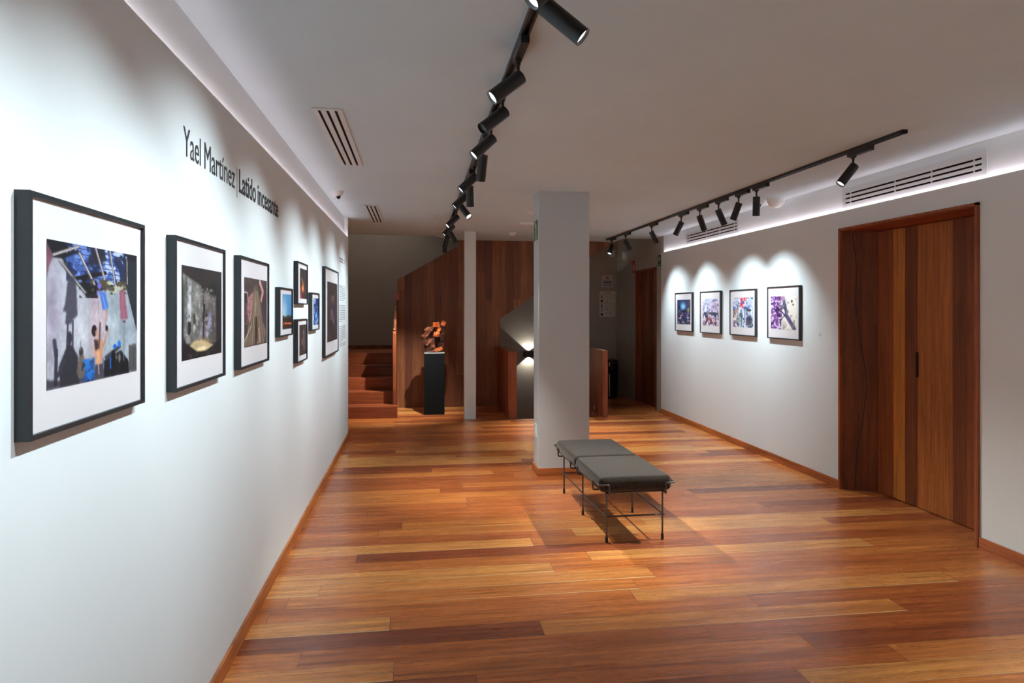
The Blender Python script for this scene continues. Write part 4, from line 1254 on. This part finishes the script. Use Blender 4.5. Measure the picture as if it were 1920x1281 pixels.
detector(1.365, 9.70, 'white smoke detector on the ceiling left of the grey column top')
m = MB(); m.box(-0.10, 0.10, -0.04, 0.04, -0.026, 0); o = m.build('emergency_light', M['white_plastic'], loc=(1.395, 8.55, ZC), bevel=0.006)
tag(o, 'flat white rectangular box on the ceiling behind the column', 'ceiling fitting')
m = MB(); m.lathe([(0.07, 0), (0.068, -0.014), (0.03, -0.03), (0.001, -0.032)], 28, cap=False); o = m.build('ceiling_sensor', M['white_plastic'], loc=(1.30, 7.60, ZC), smooth=40)
tag(o, 'small white disc on the ceiling half hidden by the column', 'ceiling fitting')

# switch plate and exit sign on the left face of the column
e = empty('switch_plate', (1.132, 6.41, 0.40), 'white socket plate low on the left face of the grey column', 'socket')
m = MB(); m.box(-0.008, 0, -0.045, 0.045, -0.062, 0.062); m.build('plate', M['white_plastic'], e, bevel=0.002)
m = MB(); m.box(-0.011, -0.008, -0.018, 0.018, -0.03, 0.03); m.build('rocker', M['white_plastic'], e)


def sign(name, loc, sy, sz, face, rim, glyph, label, cat, facing=-1, axis='x'):
    """a flat plate with its motif in relief; sits on a wall whose normal is -X"""
    e = empty(name, loc, label, cat)
    m = MB(); m.box(-0.003, 0, -sy / 2, sy / 2, -sz / 2, sz / 2); m.build('plate', M[rim], e)
    b = 0.010
    m = MB(); m.box(-0.0038, -0.003, -sy / 2 + b, sy / 2 - b, -sz / 2 + b, sz / 2 - b); m.build('face', M[face], e)
    m = MB()
    for g in glyph:
        m.prism([(-y, z) for y, z in g], 'x', -0.0046, -0.0038)
    m.build('pictogram', M['sign_white'], e)
    return e


def rect(a, b, c_, d_): return [(a, c_), (b, c_), (b, d_), (a, d_)]


# column sign: a tall green plate
sign('exit_sign', (1.132, 6.392, 2.296), 0.215, 0.215, 'sign_green', 'sign_white',
     [rect(-.02, .025, -.045, .055), rect(-.035, -.02, .03, .045), rect(-.05, -.03, .04, .08), rect(-.02, .0, .06, .09), rect(-.03, -.01, -.085, -.045), rect(.01, .03, -.085, -.045), rect(-.06, .07, -.097, -.091)],
     'green and white emergency sign high on the left face of the grey column', 'sign')
sign('exit_sign', (XRb, 9.965, 2.288), 0.17, 0.205, 'sign_green', 'sign_white',
     [[(-.045, .025), (.0, .066), (.014, .054), (-.012, .031), (.045, .031), (.045, .019), (-.012, .019), (.014, -.004), (.0, -.016)], rect(-.03, .03, -.066, -.058), rect(-.022, .022, -.082, -.077)],
     'green exit sign with white arrow pointing left, above the end of the right wall', 'sign')
sign('fire_sign', (XRb, 11.22, 2.27), 0.13, 0.21, 'sign_red', 'sign_red',
     [[(-.02, -.07), (.02, -.07), (.022, .02), (0, .035), (-.022, .02)], rect(-.03, .012, .04, .05), rect(-.03, -.024, .0, .05), rect(.03, .045, -.06, .02)],
     'red fire extinguisher sign left of the narrow dark door', 'sign')

# posters on the far wall (wall normal is -Y)
def rotz(e): e.rotation_euler = (0, 0, math.pi / 2); return e


e = empty('notice_poster', (3.49, YF, 2.065), 'small pale notice with a red circle on the dim far wall', 'poster')
m = MB(); m.box(-0.105, 0.105, -0.002, 0, -0.11, 0.11); m.build('sheet', M['paper'], e)
m = MB(); m.lathe([(0.030, -0.003), (0.020, -0.003), (0.020, -0.002), (0.030, -0.002)], 24, (0, 0, 0.062), 'y', cap=False); m.box(-.008, .008, -.003, -.002, .048, .076); m.build('red_circle', M['sign_red'], e)
m = MB(); m.box(-.085, .085, -.003, -.002, -.045, .0); m.box(-.085, .085, -.003, -.002, -.085, -.062); m.box(-.07, .07, -.003, -.002, .006, .014); m.build('text_band', M['ink_grey'], e)

e = empty('restroom_sign', (3.49, YF, 1.645), 'pale tactile restroom sign with rows of pictograms on the dim far wall', 'sign')
m = MB(); m.box(-0.15, 0.15, -0.003, 0, -0.235, 0.235); m.build('board', M['sign_white'], e, bevel=0.001)
rr = random.Random(11)
m = MB()
x = -.075
for k in range(7):                                    # heading
    m.box(x, x + .004, -.004, -.003, .195, .218); m.box(x, x + .013, -.004, -.003, .214, .218) if k % 2 else m.box(x + .009, x + .013, -.004, -.003, .195, .218); x += .022
for zz in (.182, .095, .02, -.0, -.078, -.15):
    m.box(-.14, .14, -.004, -.003, zz, zz + .003)
for (zr, kind) in ((.135, 'man'), (.055, 'sq'), (-.04, 'man'), (-.112, 'bench'), (-.19, 'sq2')):
    if kind == 'man':
        m.lathe([(0.009, -0.004), (0.009, -0.003)], 12, (-.108, 0, zr + .028), 'y'); m.prism([(-.122, zr + .016), (-.094, zr + .016), (-.100, zr - .01), (-.102, zr - .034), (-.114, zr - .034), (-.116, zr - .01)], 'y', -.004, -.003)
    elif kind == 'bench':
        m.box(-.13, -.09, -.004, -.003, zr - .004, zr + .004); m.box(-.128, -.122, -.004, -.003, zr - .022, zr); m.box(-.098, -.092, -.004, -.003, zr - .022, zr + .02)
    for k, xc in enumerate((-.02, .055, .11)):
        for q_ in range(4):
            a, b_ = rr.uniform(-.016, .010), rr.uniform(-.022, .016)
            if rr.random() < .8: m.box(xc + a, xc + a + rr.uniform(.004, .014), -.004, -.003, zr + b_, zr + b_ + rr.uniform(.004, .016))
m.build('pictograms', M['ink'], e)
m = MB(); m.box(-.13, -.088, -.004, -.003, .036, .078); m.box(-.13, -.088, -.004, -.003, -.212, -.170); m.build('square_pictogram', M['ink_blue'], e)

m = MB(); m.box(-0.036, 0.036, -0.05, 0, -0.062, 0.062); o = m.build('emergency_lamp', M['white_plastic'], loc=(3.585, YF, 2.575), bevel=0.006)
tag(o, 'small upright white box high in the corner of the dark passage', 'wall fitting')
e = empty('alarm_siren', (XRb, 11.68, 2.50), 'round white alarm siren high on the wall left of the narrow dark door', 'alarm')
m = MB(); m.lathe([(0.001, -0.05), (0.06, -0.05), (0.078, -0.035), (0.082, 0)], 32, axis='x', cap=False); m.build('body', M['white_plastic'], e, smooth=40)
m = MB(); m.box(-.006, 0, -.03, .03, .08, .15); m.build('cable_cover', M['far'], e)

# litter bin with chrome stand in the passage
e = empty('litter_bin', (3.395, 11.62, 0), 'black litter bin with chrome tube in the dark passage behind the right parapet', 'bin')
m = MB(); m.lathe([(0.095, 0), (0.105, 0.05), (0.118, 0.56), (0.118, 0.60)], 28); m.build('body', M['black_matt'], e, smooth=40)
m = MB(); m.lathe([(0.122, 0.60), (0.122, 0.625), (0.10, 0.665), (0.04, 0.68)], 28); m.build('lid', M['black'], e, smooth=40)
m = MB(); m.tube([(-0.085, -0.165, 0.05), (-0.085, -0.165, 0.43)], 0.014, 14); m.tube([(-0.085, -0.165, 0.56), (-0.085, -0.165, 0.63)], 0.014, 14)
tag(m.build('stand_tube', M['chrome'], e, smooth=40), 'bright chrome tube')
m = MB(); m.tube([(-0.085, -0.165, 0.43), (-0.085, -0.165, 0.56)], 0.010, 12); m.box(-.12, .0, -.18, -.10, .50, .512); m.lathe([(0.06, 0.0), (0.06, 0.05)], 20, (-.06, -.14, 0)); m.build('bracket', M['black'], e)
